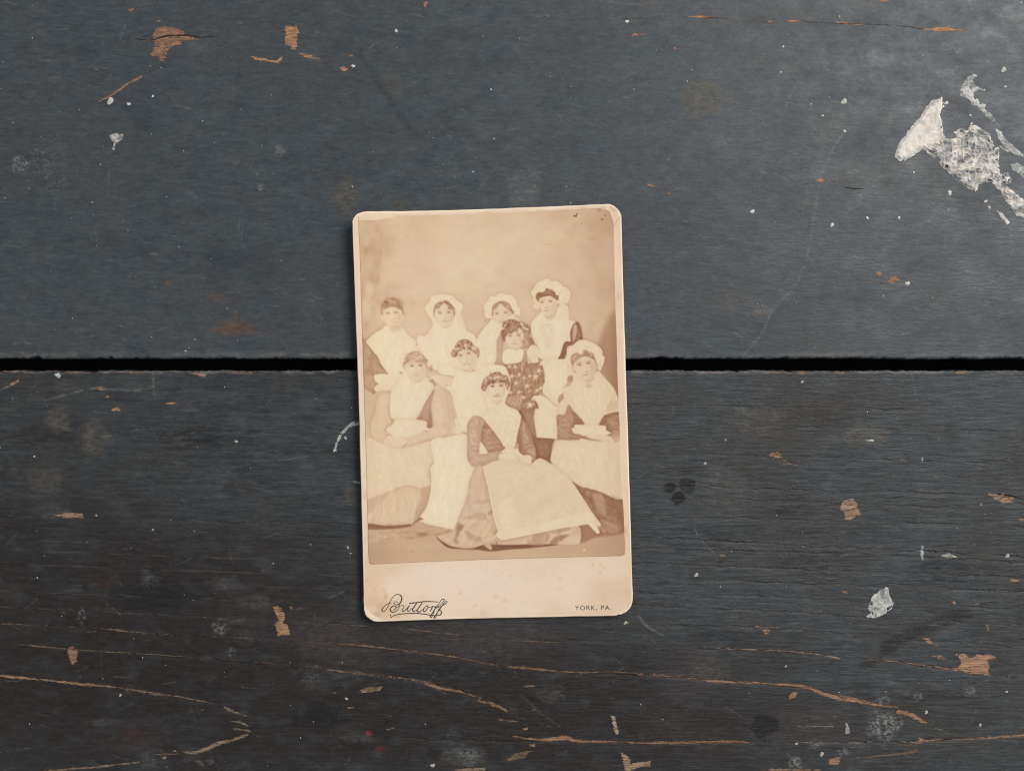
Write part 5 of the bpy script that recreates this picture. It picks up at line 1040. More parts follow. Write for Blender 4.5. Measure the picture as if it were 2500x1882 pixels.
def wood_color(base, seed, dirty=.0, sd=None):
    def f(x, y):
        st = fbm(x / 26 + seed, y / 1.7 + seed, 81, 3)
        bl = fbm(x / 9 + seed, y / 5 + seed, 82, 2)
        c = lin(np.asarray(base, float) * .86) / ILL
        g = c.mean(); c = c * .8 + g * .2
        c = c[None, :] * (1 + .42 * st + .34 * bl)[:, None]
        if dirty > 0:
            m = np.clip((fbm(x / 6 + seed, y / 2.4, 83, 3) + dirty) * 1.6, 0, 1)[:, None] * .75
            c = c * (1 - m) + np.array([.07, .055, .045]) * m
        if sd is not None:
            e = np.clip(1 + (sd(x, y) + .2) / 2.6, 0, 1)[:, None] * np.clip(.55 + .9 * fbm(x / 11 + seed, y / 7, 94, 2), .1, 1)[:, None]  # chip rims darkened in the tint, standing in for shade at the paint lip
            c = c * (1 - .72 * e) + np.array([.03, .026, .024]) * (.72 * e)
        dk = (fbm(x / 30 + seed, y / 1.5 + seed, 95, 2) > .42)[:, None]
        c = np.where(dk, c * .5, c)
        return np.clip(c, .004, .9)
    return f

ORANGE = (186, 130, 90); TANW = (170, 128, 96); PALEW = (196, 160, 124)
def wood_chip(parent, z, pts, base=ORANGE, rag=2.2, dirty=-.35, smooth=False, name='bare_wood_patch', step=1.0):
    p = zone(z, pts)
    if smooth: p = spline(p, True, 4)
    seed = len(bpy.data.objects) * 1.37
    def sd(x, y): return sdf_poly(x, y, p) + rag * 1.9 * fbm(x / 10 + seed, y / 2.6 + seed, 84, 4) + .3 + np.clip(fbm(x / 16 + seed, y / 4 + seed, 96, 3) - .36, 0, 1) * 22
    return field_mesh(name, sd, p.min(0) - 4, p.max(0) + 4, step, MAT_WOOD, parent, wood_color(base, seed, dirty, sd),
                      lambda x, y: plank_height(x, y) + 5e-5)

def wood_streak(parent, z, pts, w, base=TANW, rag=1.5, gaps=-.45, dirty=-.2, name='bare_wood_streak', step=1.0):
    p = zone(z, pts)
    ws = np.interp(np.linspace(0, 1, len(p)), np.linspace(0, 1, len(np.atleast_1d(w))), np.atleast_1d(w))
    q = spline(p, False, 5) if len(p) > 2 else p
    ws = np.interp(np.linspace(0, 1, len(q)), np.linspace(0, 1, len(p)), ws)
    seed = len(bpy.data.objects) * 1.37
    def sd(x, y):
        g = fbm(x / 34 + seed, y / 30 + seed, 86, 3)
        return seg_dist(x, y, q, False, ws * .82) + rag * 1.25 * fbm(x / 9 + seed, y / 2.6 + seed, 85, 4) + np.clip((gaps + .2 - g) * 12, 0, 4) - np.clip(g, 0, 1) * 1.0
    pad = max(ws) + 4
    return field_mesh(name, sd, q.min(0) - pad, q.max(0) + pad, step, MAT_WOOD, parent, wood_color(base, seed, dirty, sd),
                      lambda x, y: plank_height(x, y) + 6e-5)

def white_splash(parent, z, pts, rag=2.5, solid=None, thick=0.00025, base=(205, 198, 188), name='white_paint_splash', patch=.1, step=1.0):
    p = zone(z, pts)
    seed = len(bpy.data.objects) * 1.37
    so = zone(z, solid) if solid is not None else None
    def wgt(x, y):
        if so is None: return np.zeros(x.shape)
        return np.clip(.5 - sdf_poly(x, y, so) / 24, 0, 1)
    def ridge(x, y):
        wx = x + 6 * fbm(x / 22 + seed, y / 22, 97, 2); wy = y + 6 * fbm(x / 22, y / 22 + seed, 98, 2)
        return 1 - np.clip(np.abs(fbm(wx / 15 + seed, wy / 12, 99, 2)) * 3.2, 0, 1)
    def sd(x, y):
        n = fbm(x / 6 + seed, y / 5 + seed, 87, 4)
        e = sdf_poly(x, y, p)
        hole = (fbm(x / 17, y / 10 + seed, 88, 3) - patch - .25) * 18 + n * 2 - 4 * ridge(x, y)
        return e + rag * 1.3 * n + np.where(e < -2, np.clip(hole, 0, 9) * (1 - wgt(x, y)), 0) * 1.6
    def col(x, y):
        n = fbm(x / 5 + seed, y / 5, 89, 4); v = fbm(x / 19 + seed, y / 15, 90, 3); w = wgt(x, y)
        t = np.clip((.4 + .4 * ridge(x, y) + .35 * n + .7 * v) * (1 - w) + w * (.97 + .25 * n + .4 * v), 0, 1)[:, None]
        grey = lin((104, 108, 110)); wh = lin(base)
        c = (grey * (1 - t) + wh * t)
        dots = (vnoise(x / 2.3, y / 2.3, 92) > .88)[:, None]
        return np.where(dots, c * .5, c) / ILL
    def zf(x, y):
        e = np.clip(-sdf_poly(x, y, p) / 6, 0, 1); w = wgt(x, y)
        return plank_height(x, y) + 5e-5 + thick * e * ((.25 + 1.1 * ridge(x, y)) * (1 - w) + w * (1.5 + .4 * fbm(x / 18 + seed, y / 14, 93, 2)) + .2 * fbm(x / 6 + seed, y / 6, 93, 3))
    return field_mesh(name, sd, p.min(0) - 4, p.max(0) + 4, step, MAT_WHITE, parent, col, zf)

def drop(parent, z, x, y, r, base=(214, 210, 200), name='paint_drop', pts_out=None):
    c = zone(z, [(x, y)])[0]; R = r * z[2]
    n = 12; seed = random.random() * 50
    V = [((c[0] - 1250) * MM, (941 - c[1]) * MM, 6e-5 + .35 * R * MM)]
    for ring, hh in ((.6, .3), (1.0, .0)):
        for k in range(n):
            a = 2 * math.pi * k / n
            q = R * ring * (1 + .22 * math.sin(2 * a + seed) + .12 * math.sin(3 * a + seed * 2))
            V.append(((c[0] + q * math.cos(a) - 1250) * MM, (941 - c[1] - q * math.sin(a)) * MM, V[0][2] - .35 * R * MM * (1 - hh)))
    F = [[0, 1 + k, 1 + (k + 1) % n] for k in range(n)] + [[1 + k, 1 + n + k, 1 + n + (k + 1) % n, 1 + (k + 1) % n] for k in range(n)]
    if pts_out is not None:
        b = len(pts_out[0]); pts_out[0] += V; pts_out[1] += [[i + b for i in f] for f in F]; pts_out[2] += [list(lin(base) / ILL)] * len(V)
        return
    cc = np.tile(lin(base)[None, :] / ILL, (len(V), 1)); cc[0] *= .9
    return mesh_obj(name, V, F, MAT_WHITE, parent, cc, True)

U, Lw = plank_up, plank_low
# rear plank: bare wood
wood_chip(U, T1, [(930, 170), (985, 152), (1040, 165), (1105, 195), (1100, 215), (1195, 232), (1180, 242), (1090, 250), (1085, 265), (1020, 290), (995, 330), (985, 370), (955, 368), (945, 345), (890, 335), (915, 290), (925, 250), (855, 245), (915, 232), (912, 200)], (176, 124, 88), 2.4, .08)
wood_streak(U, T1, [(760, 225), (900, 242), (990, 218), (1120, 214), (1200, 226), (1270, 218)], [.8, 2, 4, 4, 2, .8], (52, 36, 30), 1.0, -.6, -.5, 'split_in_wood')
wood_chip(U, T1, [(755, 60), (800, 50), (803, 68), (780, 72)], (196, 126, 86)); wood_chip(U, T1, [(935, 128), (965, 120), (962, 135), (945, 138)], ORANGE, 1.2)
wood_chip(U, T1, [(1705, 155), (1775, 155), (1787, 200), (1775, 240), (1772, 300), (1745, 295), (1740, 282), (1703, 275), (1705, 200)], (196, 138, 90), 2.6, -.4)
wood_chip(U, T1, [(1500, 340), (1545, 345), (1600, 355), (1650, 362), (1670, 340), (1692, 335), (1690, 360), (1672, 382), (1620, 375), (1560, 362), (1520, 360)], (200, 150, 104), 1.8)
wood_chip(U, T1, [(1790, 320), (1830, 320), (1870, 335), (1918, 357), (1880, 360), (1820, 345)], (196, 146, 106), 2.0, -.2); wood_chip(U, T1, [(2025, 402), (2060, 398), (2080, 415), (2060, 430), (2035, 420)], (206, 156, 116), 1.6, -.2)
wood_chip(U, T1, [(2088, 328), (2112, 336), (2105, 344), (2090, 338)], (196, 120, 90), .8)
wood_streak(U, T1, [(590, 608), (660, 575), (720, 535), (760, 505), (800, 485), (850, 458)], [1.5, 6, 7, 5, 9, 4], (176, 126, 96), 1.6, -.7); wood_streak(U, T1, [(850, 460), (900, 430), (955, 405)], [2.5, 2, 1], (120, 100, 78), 1.5, -.2)
for p in ([(570, 15), (600, 10), (590, 45), (575, 50)], [(1815, 203), (1840, 195), (1915, 207), (1860, 215), (1820, 220)], [(2062, 288), (2080, 283), (2094, 294), (2075, 299)], [(1903, 1098), (1950, 1105), (1957, 1120), (1920, 1116)], [(2030, 1160), (2050, 1140), (2052, 1165)], [(120, 330), (150, 330), (155, 340), (130, 338)], [(70, 405), (100, 395), (118, 415), (80, 425)]):
    wood_chip(U, T2, p, (196, 134, 92), 1.3)
for p in ([(180, 100), (270, 95), (285, 88), (300, 98), (355, 103), (330, 110), (250, 108), (185, 106)], [(665, 128), (690, 124), (707, 133), (675, 136)], [(785, 122), (850, 120), (872, 134), (830, 137), (790, 132)], [(1055, 132), (1130, 129), (1165, 139), (1310, 147), (1200, 151), (1110, 146)], [(1590, 178), (1640, 172), (1700, 162), (1770, 164), (1800, 175), (1870, 182), (1790, 188), (1700, 193), (1650, 189)],
          [(960, 1075), (990, 1062), (1015, 1078), (1000, 1090), (975, 1088)], [(72, 1150), (92, 1140), (92, 1165)], [(1310, 1635), (1345, 1625), (1362, 1640), (1330, 1652)], [(1390, 1655), (1440, 1648), (1450, 1664), (1400, 1668)], [(1320, 10), (1400, -2), (1430, 2), (1360, 14)], [(105, 292), (128, 288), (132, 296), (112, 299)]):
    wood_chip(U, T3, p, (206, 142, 92), 1.0, -.55)
wood_streak(U, T3, [(-200, 112), (60, 106), (240, 104), (450, 112)], [1, 1.4, 1.4, 1], (120, 84, 62), .8, -.2); wood_streak(U, T3, [(880, 133), (1060, 140), (1310, 148), (1500, 160), (1600, 176)], [1, 1.2, 1.5, 1.5, 1], (96, 72, 58), .8, -.3); wood_streak(U, T3, [(870, 1108), (990, 1080), (1100, 1092)], [1, 2.4, 1], (150, 110, 84), 1.0, -.4); wood_streak(U, T3, [(1135, 1122), (1190, 1128), (1255, 1132)], [1, 3, 1], (26, 26, 28), .8, -.7, -.6, 'split_in_wood')
for p in ([(1312, 170), (1340, 155), (1362, 165), (1335, 180)], [(1390, 205), (1425, 183), (1464, 205), (1430, 223), (1395, 222)]):
    wood_chip(U, M2, p, (196, 134, 88), 1.4, -.4)
wood_streak(U, M2, [(1250, 195), (1330, 218), (1390, 226)], [1, 2.4, 1], (130, 104, 80), 1.0, -.4)
# rear plank: white paint
white_splash(U, T3, [(1715, 580), (1722, 640), (1700, 680), (1715, 740), (1720, 800), (1740, 830), (1790, 830), (1800, 815), (1785, 790), (1830, 770), (1870, 785), (1890, 735), (1930, 760), (2000, 800), (2010, 840), (2030, 880), (2055, 890), (2050, 960), (2060, 1040), (2120, 1060), (2125, 1090), (2090, 1105), (2130, 1140), (2230, 1220), (2230, 1315), (2150, 1280), (2100, 1210), (2070, 1150), (2010, 1090), (1975, 1090), (1930, 1105), (1925, 1135), (1910, 1145), (1870, 1125), (1800, 1080), (1740, 1020), (1690, 970), (1640, 920), (1600, 890), (1560, 915), (1500, 955), (1460, 962), (1430, 935), (1450, 870), (1510, 790), (1590, 690), (1640, 610)],
             3.0, [(1715, 560), (1725, 640), (1690, 760), (1700, 830), (1600, 890), (1500, 970), (1440, 970), (1420, 900), (1560, 690)], .0004, (226, 216, 205), 'white_paint_splash', -.09)
white_splash(U, T3, [(1895, 435), (1922, 455), (1900, 480), (1920, 520), (1970, 535), (1975, 552), (1930, 545), (1900, 560), (1930, 600), (1940, 625), (1975, 625), (1970, 650), (2010, 690), (2055, 750), (2030, 740), (1990, 710), (1960, 680), (1930, 650), (1885, 630), (1870, 590), (1820, 570), (1830, 520), (1860, 470)], 3.0, None, .0002, (206, 202, 194), 'white_paint_splash', .12)
white_splash(U, T3, [(2035, 770), (2060, 785), (2100, 835), (2150, 880), (2215, 945), (2150, 925), (2090, 885), (2050, 825)], 2.5, None, .0002, (212, 208, 200), 'white_paint_splash', .3)
white_splash(U, T3, [(2050, 865), (2080, 880), (2118, 906), (2100, 910), (2070, 890)], 1.4, None, .0001, (206, 202, 196), 'white_paint_splash', .5)
white_splash(U, T3, [(2120, 985), (2160, 975), (2215, 1005), (2215, 1070), (2165, 1030), (2130, 1010)], 3, None, .0002, (190, 188, 182), 'white_paint_splash', -.05)
white_splash(U, T3, [(2040, 1260), (2070, 1270), (2118, 1330), (2105, 1342), (2065, 1300)], 1.6, None, .0002, (224, 216, 206), 'white_paint_splash', .5); white_splash(U, T3, [(2075, 1040), (2110, 1030), (2130, 1080), (2090, 1090)], 3, None, .0001, (150, 150, 148), 'white_paint_splash', .0)
white_splash(U, T1, [(655, 810), (690, 795), (735, 805), (735, 830), (710, 850), (690, 865), (682, 905), (675, 890), (680, 855), (665, 835)], 2.0, None, .0002, (210, 202, 192), 'white_paint_splash', .4)
for (z, x, y, r) in ((T1, 660, 605, 20), (T1, 770, 623, 10), (T1, 2112, 397, 10), (T1, 914, 577, 7), (T2, 1790, 130, 10), (T2, 410, 186, 9), (T3, 1128, 608, 16), (T3, 1132, 785, 8), (T3, 1000, 693, 6), (T3, 1740, 617, 11), (T3, 2082, 418, 15), (T3, 1545, 1032, 6), (T3, 580, 1265, 12), (T3, 1057, 1345, 11), (T3, 1268, 1303, 8), (T3, 1457, 1302, 8), (T3, 1883, 690, 6), (T3, 765, 281, 6), (T3, 750, 433, 5), (T3, 2092, 520, 6), (T3, 1760, 1153, 13), (T3, 1975, 1205, 9), (T3, 1997, 1240, 8), (M2, 1508, 225, 12)):
    drop(U, z, x, y, r, (205, 203, 196) if r < 14 else (190, 186, 176))
# front plank: bare wood patches
for p in ([(0, 862), (60, 826), (115, 794), (117, 818), (70, 836)], [(580, 845), (610, 838), (630, 862), (600, 867)], [(628, 898), (648, 893), (655, 903), (636, 908)], [(658, 980), (700, 964), (724, 975), (720, 990), (690, 997)], [(975, 942), (1030, 931), (1074, 940), (1030, 951)]):
    wood_chip(Lw, M1, p, (190, 138, 96), 1.6, -.35)
wood_chip(Lw, M1, [(318, 1610), (380, 1594), (495, 1600), (499, 1630), (400, 1630)], (176, 138, 104), 2.6, -.2)
for p in ([(430, 750), (500, 757), (565, 757), (520, 764), (450, 761)], [(1140, 757), (1180, 755), (1245, 768), (1220, 786), (1160, 772)], [(1300, 751), (1500, 752), (1640, 754), (1640, 759), (1400, 759)], [(20, 748), (140, 752), (120, 758), (30, 756)], [(700, 752), (800, 752), (790, 760), (720, 758)]):
    wood_chip(Lw, M1, p, (172, 132, 112), 1.2, -.1)
for p in ([(690, 754), (760, 757), (750, 763), (700, 761)], [(805, 754), (905, 757), (895, 768), (830, 764)], [(1080, 754), (1135, 757), (1120, 764), (1090, 761)], [(1780, 750), (1860, 753), (1850, 766), (1800, 764)]):
    wood_chip(Lw, M2, p, (180, 138, 100), 1.2, -.2)
wood_chip(Lw, M2, [(660, 1250), (735, 1222), (750, 1255), (740, 1267), (690, 1258)], (176, 132, 96), 2.0, -.3)
wood_streak(Lw, M2, [(750, 1258), (785, 1296), (850, 1312)], [3, 4, 1.5], (150, 124, 100), 1.2, -.6)
wood_chip(Lw, M2, [(1115, 1525), (1180, 1508), (1190, 1522), (1210, 1540), (1215, 1570), (1230, 1610), (1200, 1615), (1165, 1645), (1125, 1630), (1130, 1600), (1100, 1580)], (178, 140, 110), 2.2, -.35)
wood_streak(Lw, M2, [(1115, 1590), (1160, 1578), (1215, 1565)], [1, 2, 1], (60, 46, 38), .8, -.9, -.6, 'split_in_wood'); wood_streak(Lw, M2, [(1120, 1535), (1160, 1550), (1205, 1540)], [1, 1.6, 1], (80, 60, 48), .8, -.9, -.6, 'split_in_wood')
wood_chip(Lw, M2, [(1980, 1475), (2040, 1480), (2100, 1475), (2145, 1500), (2140, 1535), (2080, 1537), (2020, 1515)], (168, 130, 98), 2.2, -.05)
wood_streak(Lw, M2, [(2040, 1482), (2100, 1490), (2150, 1500), (2204, 1520)], [2, 5, 5, 2], (20, 16, 14), 1.4, -.7, -.6, 'split_in_wood'); wood_streak(Lw, M2, [(2060, 1510), (2100, 1500), (2130, 1520)], [1.4, 2, 1], (40, 30, 26), .8, -.9, -.6, 'split_in_wood')
for p in ([(1435, 1290), (1480, 1272), (1520, 1276), (1480, 1286)], [(1668, 1380), (1682, 1376), (1688, 1384), (1674, 1388)], [(1935, 1545), (1955, 1535), (1958, 1555), (1942, 1560)], [(2165, 1635), (2204, 1625), (2204, 1645), (2175, 1645)]):
    wood_chip(Lw, M2, p, (160, 126, 94), 1.4, -.15)
wood_chip(Lw, B1, [(1630, 680), (1660, 672), (1700, 710), (1705, 755), (1690, 775), (1720, 790), (1738, 850), (1660, 857), (1650, 800), (1635, 790), (1665, 770), (1645, 720)], (184, 136, 88), 1.8, -.5)
wood_chip(Lw, B1, [(1728, 680), (1752, 684), (1748, 706), (1735, 700)], (150, 108, 70), 1.6, -.1)
wood_chip(Lw, B1, [(400, 935), (435, 913), (466, 940), (460, 1010), (430, 1032), (415, 1000)], (170, 120, 84), 2.6, -.1)
for p in ([(2150, 1175), (2204, 1160), (2290, 1158), (2270, 1186), (2170, 1194)], [(1985, 1192), (2010, 1187), (2012, 1198), (1992, 1202)], [(2070, 1285), (2110, 1280), (2120, 1288), (2085, 1292)], [(950, 1540), (972, 1534), (968, 1550)], [(1030, 1545), (1048, 1535), (1058, 1548)], [(905, 1595), (940, 1588), (940, 1600), (915, 1602)], [(960, 1585), (990, 1572), (996, 1590), (970, 1594)]):
    wood_chip(Lw, B1, p, (176, 140, 104), 1.4, -.3)
# front plank: worn grain lines
wood_streak(Lw, B1, [(-30, 784), (150, 790), (400, 803), (600, 814), (750, 828), (870, 842), (1000, 850), (1150, 856)], [2.5, 2, 2.5, 3.5, 7, 5, 2.5, 1], (134, 106, 84), 1.6, -.4)
wood_streak(Lw, B1, [(-30, 896), (180, 913), (400, 935), (700, 955), (960, 970), (1150, 982)], [4.5, 5, 3, 4, 2.5, 1], (132, 106, 84), 1.8, -.35)
wood_streak(Lw, B1, [(1250, 990), (1500, 1010), (1700, 1028), (1900, 1045), (2204, 1082)], [1, 2.2, 2, 2.5, 3], (110, 90, 76), 1.2, -.15)
wood_streak(Lw, B1, [(-30, 1090), (60, 1100), (250, 1118), (400, 1135), (500, 1146), (690, 1162)], [3, 8, 5, 9, 8, 5], (186, 144, 104), 1.6, -.7)
wood_streak(Lw, B1, [(690, 1162), (870, 1192), (1000, 1212), (1100, 1225), (1280, 1262)], [5, 9, 6, 5, 2.5], (140, 112, 90), 2.2, -.5)
wood_streak(Lw, B1, [(1345, 1280), (1375, 1300), (1475, 1335)], [5, 8, 4], (150, 124, 98), 3, -.6, .05); wood_streak(Lw, B1, [(1375, 1365), (1430, 1372), (1480, 1392)], [4, 8, 4], (146, 120, 96), 3, -.6, .05); wood_streak(Lw, B1, [(1400, 1412), (1460, 1418), (1520, 1436)], [3, 7, 3], (146, 120, 96), 3, -.6, .05)
wood_streak(Lw, B1, [(1480, 1448), (1440, 1460), (1380, 1482), (1300, 1500), (1240, 1530), (1160, 1552), (1090, 1546)], [4, 10, 8, 12, 10, 10, 4], (160, 130, 98), 2.4, -.8, -.2)
wood_streak(Lw, B1, [(1060, 1560), (900, 1565), (840, 1550)], [3, 2, 1], (140, 114, 90), 1.5, -.1); wood_streak(Lw, B1, [(830, 1612), (700, 1624), (600, 1638), (480, 1645), (330, 1662), (260, 1668)], [4, 6, 7, 5, 8, 8], (156, 124, 92), 2.2, -.5, -.2)
wood_streak(Lw, B2, [(0, 785), (160, 795), (300, 800), (440, 812), (600, 830), (820, 855), (1100, 882), (1400, 895)], [2, 2.5, 2.5, 3, 3, 2.4, 2, 1], (126, 100, 80), 1.3, -.3)
wood_streak(Lw, B2, [(0, 898), (200, 912), (430, 940), (700, 975), (1000, 1025), (1100, 1040), (1200, 1048), (1500, 1075), (1700, 1070), (1950, 1090), (2204, 1110)], [2, 6, 3, 4, 4, 7, 7, 4, 2, 3.5, 3], (150, 112, 80), 1.8, -.55)
wood_streak(Lw, B2, [(0, 1058), (200, 1083), (330, 1100), (430, 1110), (560, 1130), (650, 1162), (720, 1180), (800, 1192), (930, 1240)], [3, 4, 6, 4, 9, 12, 8, 6, 4], (162, 118, 84), 2.2, -.6)
wood_streak(Lw, B2, [(900, 1245), (990, 1265), (1070, 1302)], [4, 9, 7], (156, 118, 84), 2.6, -.6, -.05); wood_streak(Lw, B2, [(1010, 1355), (1080, 1362), (1140, 1366)], [2, 5, 2], (160, 124, 92), 1.6, -.6)
wood_chip(Lw, B2, [(195, 1182), (230, 1163), (318, 1158), (290, 1186), (205, 1195)], (188, 146, 102), 1.8, -.45)
wood_streak(Lw, B2, [(1110, 1455), (1200, 1470), (1300, 1476), (1430, 1466), (1500, 1486), (1760, 1490), (2000, 1496), (2290, 1492)], [2, 6, 8, 13, 8, 5, 5, 7], (176, 126, 88), 1.8, -.75)
wood_chip(Lw, B2, [(1690, 1332), (1715, 1330), (1736, 1400), (1736, 1450), (1720, 1440), (1705, 1380)], (186, 160, 128), 2.2, -.3)
wood_chip(Lw, B2, [(1753, 1545), (1790, 1570), (1820, 1612), (1932, 1606), (1930, 1635), (1850, 1642), (1800, 1668), (1775, 1660)], (178, 146, 110), 2.2, -.4)
wood_chip(Lw, B2, [(1060, 1602), (1130, 1550), (1222, 1540), (1180, 1580), (1100, 1602)], (130, 104, 78), 2.6, .05)
for p in ([(1168, 1152), (1240, 1152), (1238, 1160), (1180, 1162)], [(1205, 1296), (1260, 1292), (1262, 1302), (1225, 1305)], [(1205, 1505), (1240, 1500), (1245, 1520), (1212, 1522)], [(310, 1414), (370, 1412), (400, 1398), (402, 1412), (340, 1420)], [(730, 1655), (850, 1645), (950, 1640), (940, 1660), (780, 1664)], [(1165, 1405), (1196, 1402), (1196, 1415), (1172, 1420)], [(1785, 770), (1800, 766), (1800, 786), (1788, 786)]):
    wood_chip(Lw, B2, p, (156, 128, 98), 1.6, -.1)
wood_streak(Lw, B3, [(-10, 1084), (130, 1100), (250, 1112), (370, 1128), (600, 1138), (800, 1150), (920, 1166), (1000, 1202), (1080, 1222), (1150, 1232), (1300, 1262), (1450, 1284)], [4, 5, 4, 8, 5, 7, 9, 12, 12, 16, 9, 4], (178, 126, 88), 1.9, -.9, -.35)
wood_streak(Lw, B3, [(1450, 1310), (1530, 1328), (1590, 1362), (1625, 1382)], [10, 12, 9, 4], (176, 126, 88), 2.8, -.8, -.2); wood_streak(Lw, B3, [(1640, 1395), (1700, 1415), (1760, 1440)], [3, 4, 3], (130, 100, 76), 3, -.2, .1)
wood_streak(Lw, B3, [(0, 1494), (250, 1492), (380, 1488), (560, 1490)], [7, 6, 8, 4], (178, 126, 88), 1.6, -.8); wood_streak(Lw, B3, [(860, 1492), (1100, 1494), (1400, 1488), (1545, 1490)], [1, 1.6, 1.8, 3], (136, 116, 100), .9, -.4)
wood_chip(Lw, B3, [(1525, 1492), (1575, 1478), (1566, 1455), (1610, 1475), (1780, 1470), (1790, 1476), (1640, 1485), (1570, 1503)], (182, 128, 90), 1.5, -.4); wood_streak(Lw, B3, [(1780, 1474), (1950, 1468), (2204, 1450), (2230, 1448)], [4, 6, 8, 8], (182, 130, 92), 1.4, -.9)
wood_streak(Lw, B3, [(370, 930), (480, 936), (620, 940), (880, 955), (1100, 990)], [1.5, 3, 3.4, 2.6, 1.5], (176, 140, 110), .9, -.6); wood_streak(Lw, B3, [(1270, 993), (1400, 1006), (1500, 1018), (1640, 1036), (1720, 1048)], [3, 2.6, 3.6, 3, 3], (172, 126, 92), 1.0, -.7)
wood_streak(Lw, B3, [(560, 800), (640, 803), (740, 808)], [1.5, 3, 2.5], (170, 134, 100), 1, -.6); wood_streak(Lw, B3, [(920, 995), (1000, 1005), (1090, 1022)], [1, 2.5, 1], (120, 98, 80), 1, -.5)
wood_chip(Lw, B3, [(1810, 970), (1840, 958), (1870, 975), (1900, 980), (1920, 965), (2010, 968), (2046, 995), (1990, 1000), (2000, 1040), (1990, 1070), (2022, 1102), (1960, 1085), (1900, 1085), (1830, 1070), (1700, 1057), (1710, 1045), (1800, 1048), (1830, 1020)], (186, 136, 96), 2.0, -.5)
wood_streak(Lw, B3, [(1870, 1045), (1930, 1038), (1985, 1042)], [1, 1.6, 1], (90, 64, 46), .7, -.9, -.6, 'split_in_wood')
for p in ([(1588, 870), (1630, 863), (1650, 890), (1692, 912), (1640, 906)], [(1655, 974), (1700, 969), (1742, 995), (1690, 994)], [(790, 1215), (820, 1190), (850, 1195), (842, 1225), (800, 1237)], [(1033, 1590), (1112, 1574), (1100, 1622), (1040, 1632)], [(1365, 1188), (1385, 1178), (1390, 1196), (1374, 1200)], [(600, 1655), (750, 1648), (1000, 1652), (980, 1662), (700, 1664)], [(2105, 525), (2150, 515), (2190, 528), (2150, 538)], [(1975, 790), (1992, 786), (1996, 826), (1982, 822)], [(1110, 590), (1140, 588), (1165, 612), (1125, 606)], [(640, 820), (685, 812), (690, 836), (660, 856)], [(2100, 1098), (2120, 1092), (2126, 1112)], [(375, 366), (430, 372), (415, 384), (390, 384)], [(1905, 662), (1935, 660), (1930, 672)], [(1770, 652), (1795, 650), (1798, 670), (1780, 668)], [(865, 230), (885, 232), (878, 244)]):
    wood_chip(Lw, B3, p, (172, 128, 94), 1.8, -.15)
wood_streak(Lw, B3, [(1150, 1588), (1280, 1578), (1400, 1566), (1500, 1556), (1575, 1535)], [3, 4, 4, 5, 7], (142, 110, 82), 2.0, -.35, -.1); wood_streak(Lw, B3, [(1380, 1530), (1460, 1518), (1540, 1505)], [4, 4, 2], (128, 98, 76), 2, -.3, .0)
wood_streak(Lw, B3, [(850, 1394), (1000, 1396), (1130, 1400)], [2, 2.4, 1.6], (176, 160, 146), .9, -.5); wood_streak(Lw, B3, [(900, 1362), (1020, 1338), (1150, 1340)], [.8, 1.4, .8], (140, 120, 110), .8, -.3)
# front plank: pale marks
white_splash(Lw, B3, [(1268, 690), (1300, 620), (1350, 575), (1390, 568), (1398, 610), (1422, 660), (1418, 690), (1370, 725), (1310, 748), (1262, 742), (1290, 715)], 2.6, None, .0002, (204, 200, 192), 'white_paint_splash', -.12)
white_splash(Lw, B3, [(1705, 378), (1750, 360), (1805, 386), (1750, 392)], 2, None, .0001, (196, 184, 166), 'white_paint_splash', .5); white_splash(Lw, B3, [(1590, 315), (1605, 318), (1604, 400), (1592, 402), (1585, 360)], 2.2, None, .0001, (170, 170, 166), 'white_paint_splash', .1); white_splash(Lw, B3, [(1135, 1380), (1150, 1378), (1165, 1430), (1140, 1440)], 2.2, None, .0001, (180, 168, 150), 'white_paint_splash', .2)
white_splash(Lw, M1, [(2165, 1040), (2120, 1048), (2075, 1075), (2030, 1125), (2005, 1180), (1992, 1232), (2008, 1228), (2022, 1175), (2050, 1125), (2095, 1082), (2165, 1066)], 2.0, None, .0001, (178, 178, 170), 'white_paint_splash', .15)
white_splash(Lw, M1, [(328, 768), (350, 762), (368, 772), (352, 795), (340, 785)], 1.6, None, .0001, (196, 204, 208), 'white_paint_splash', .5); white_splash(Lw, M1, [(2110, 1408), (2150, 1408), (2165, 1426), (2130, 1420)], 1.8, None, .0001, (160, 160, 154), 'white_paint_splash', .3); white_splash(Lw, M2, [(1255, 1160), (1308, 1158), (1306, 1166), (1262, 1168)], 1.2, None, .0001, (196, 196, 192), 'white_paint_splash', .5); white_splash(Lw, M2, [(1588, 1262), (1600, 1265), (1598, 1300), (1590, 1285)], 1.0, None, .0001, (205, 203, 198), 'white_paint_splash', .5)
for (z, x, y, r) in ((M1, 1412, 1170, 9), (M1, 2065, 1148, 9), (M2, 878, 813, 8), (M2, 298, 1300, 8), (B1, 915, 222, 6), (B1, 720, 1210, 8), (B1, 2072, 1232, 8), (B1, 2080, 328, 7), (B3, 843, 1500, 8), (B3, 245, 492, 12), (B3, 2105, 378, 12), (B3, 995, 1562, 12), (B3, 780, 1038, 6), (B2, 113, 1232, 7), (B2, 1780, 778, 10), (B3, 1942, 1388, 8), (B3, 1620, 1312, 10), (B3, 2100, 1190, 7), (B2, 628, 1630, 12)):
    drop(Lw, z, x, y, r, (176, 170, 160))
for (par, n, y0, y1, seed) in ((U, 300, 5, 865, 5), (Lw, 130, 915, 1875, 6)):
    r5 = np.random.default_rng(seed); acc = [[], [], []]
    for i in range(n):
        x, y = r5.uniform(-40, 2540), r5.uniform(y0, y1); g = int(r5.uniform(110, 205))
        drop(par, SRC, x, y, min(.7 + r5.exponential(.4), 2.4), (g, g, g - 4), pts_out=acc)
    o = mesh_obj('paint_specks', acc[0], acc[1], MAT_WHITE, par, np.array(acc[2]), True); o['kind'] = 'stuff'

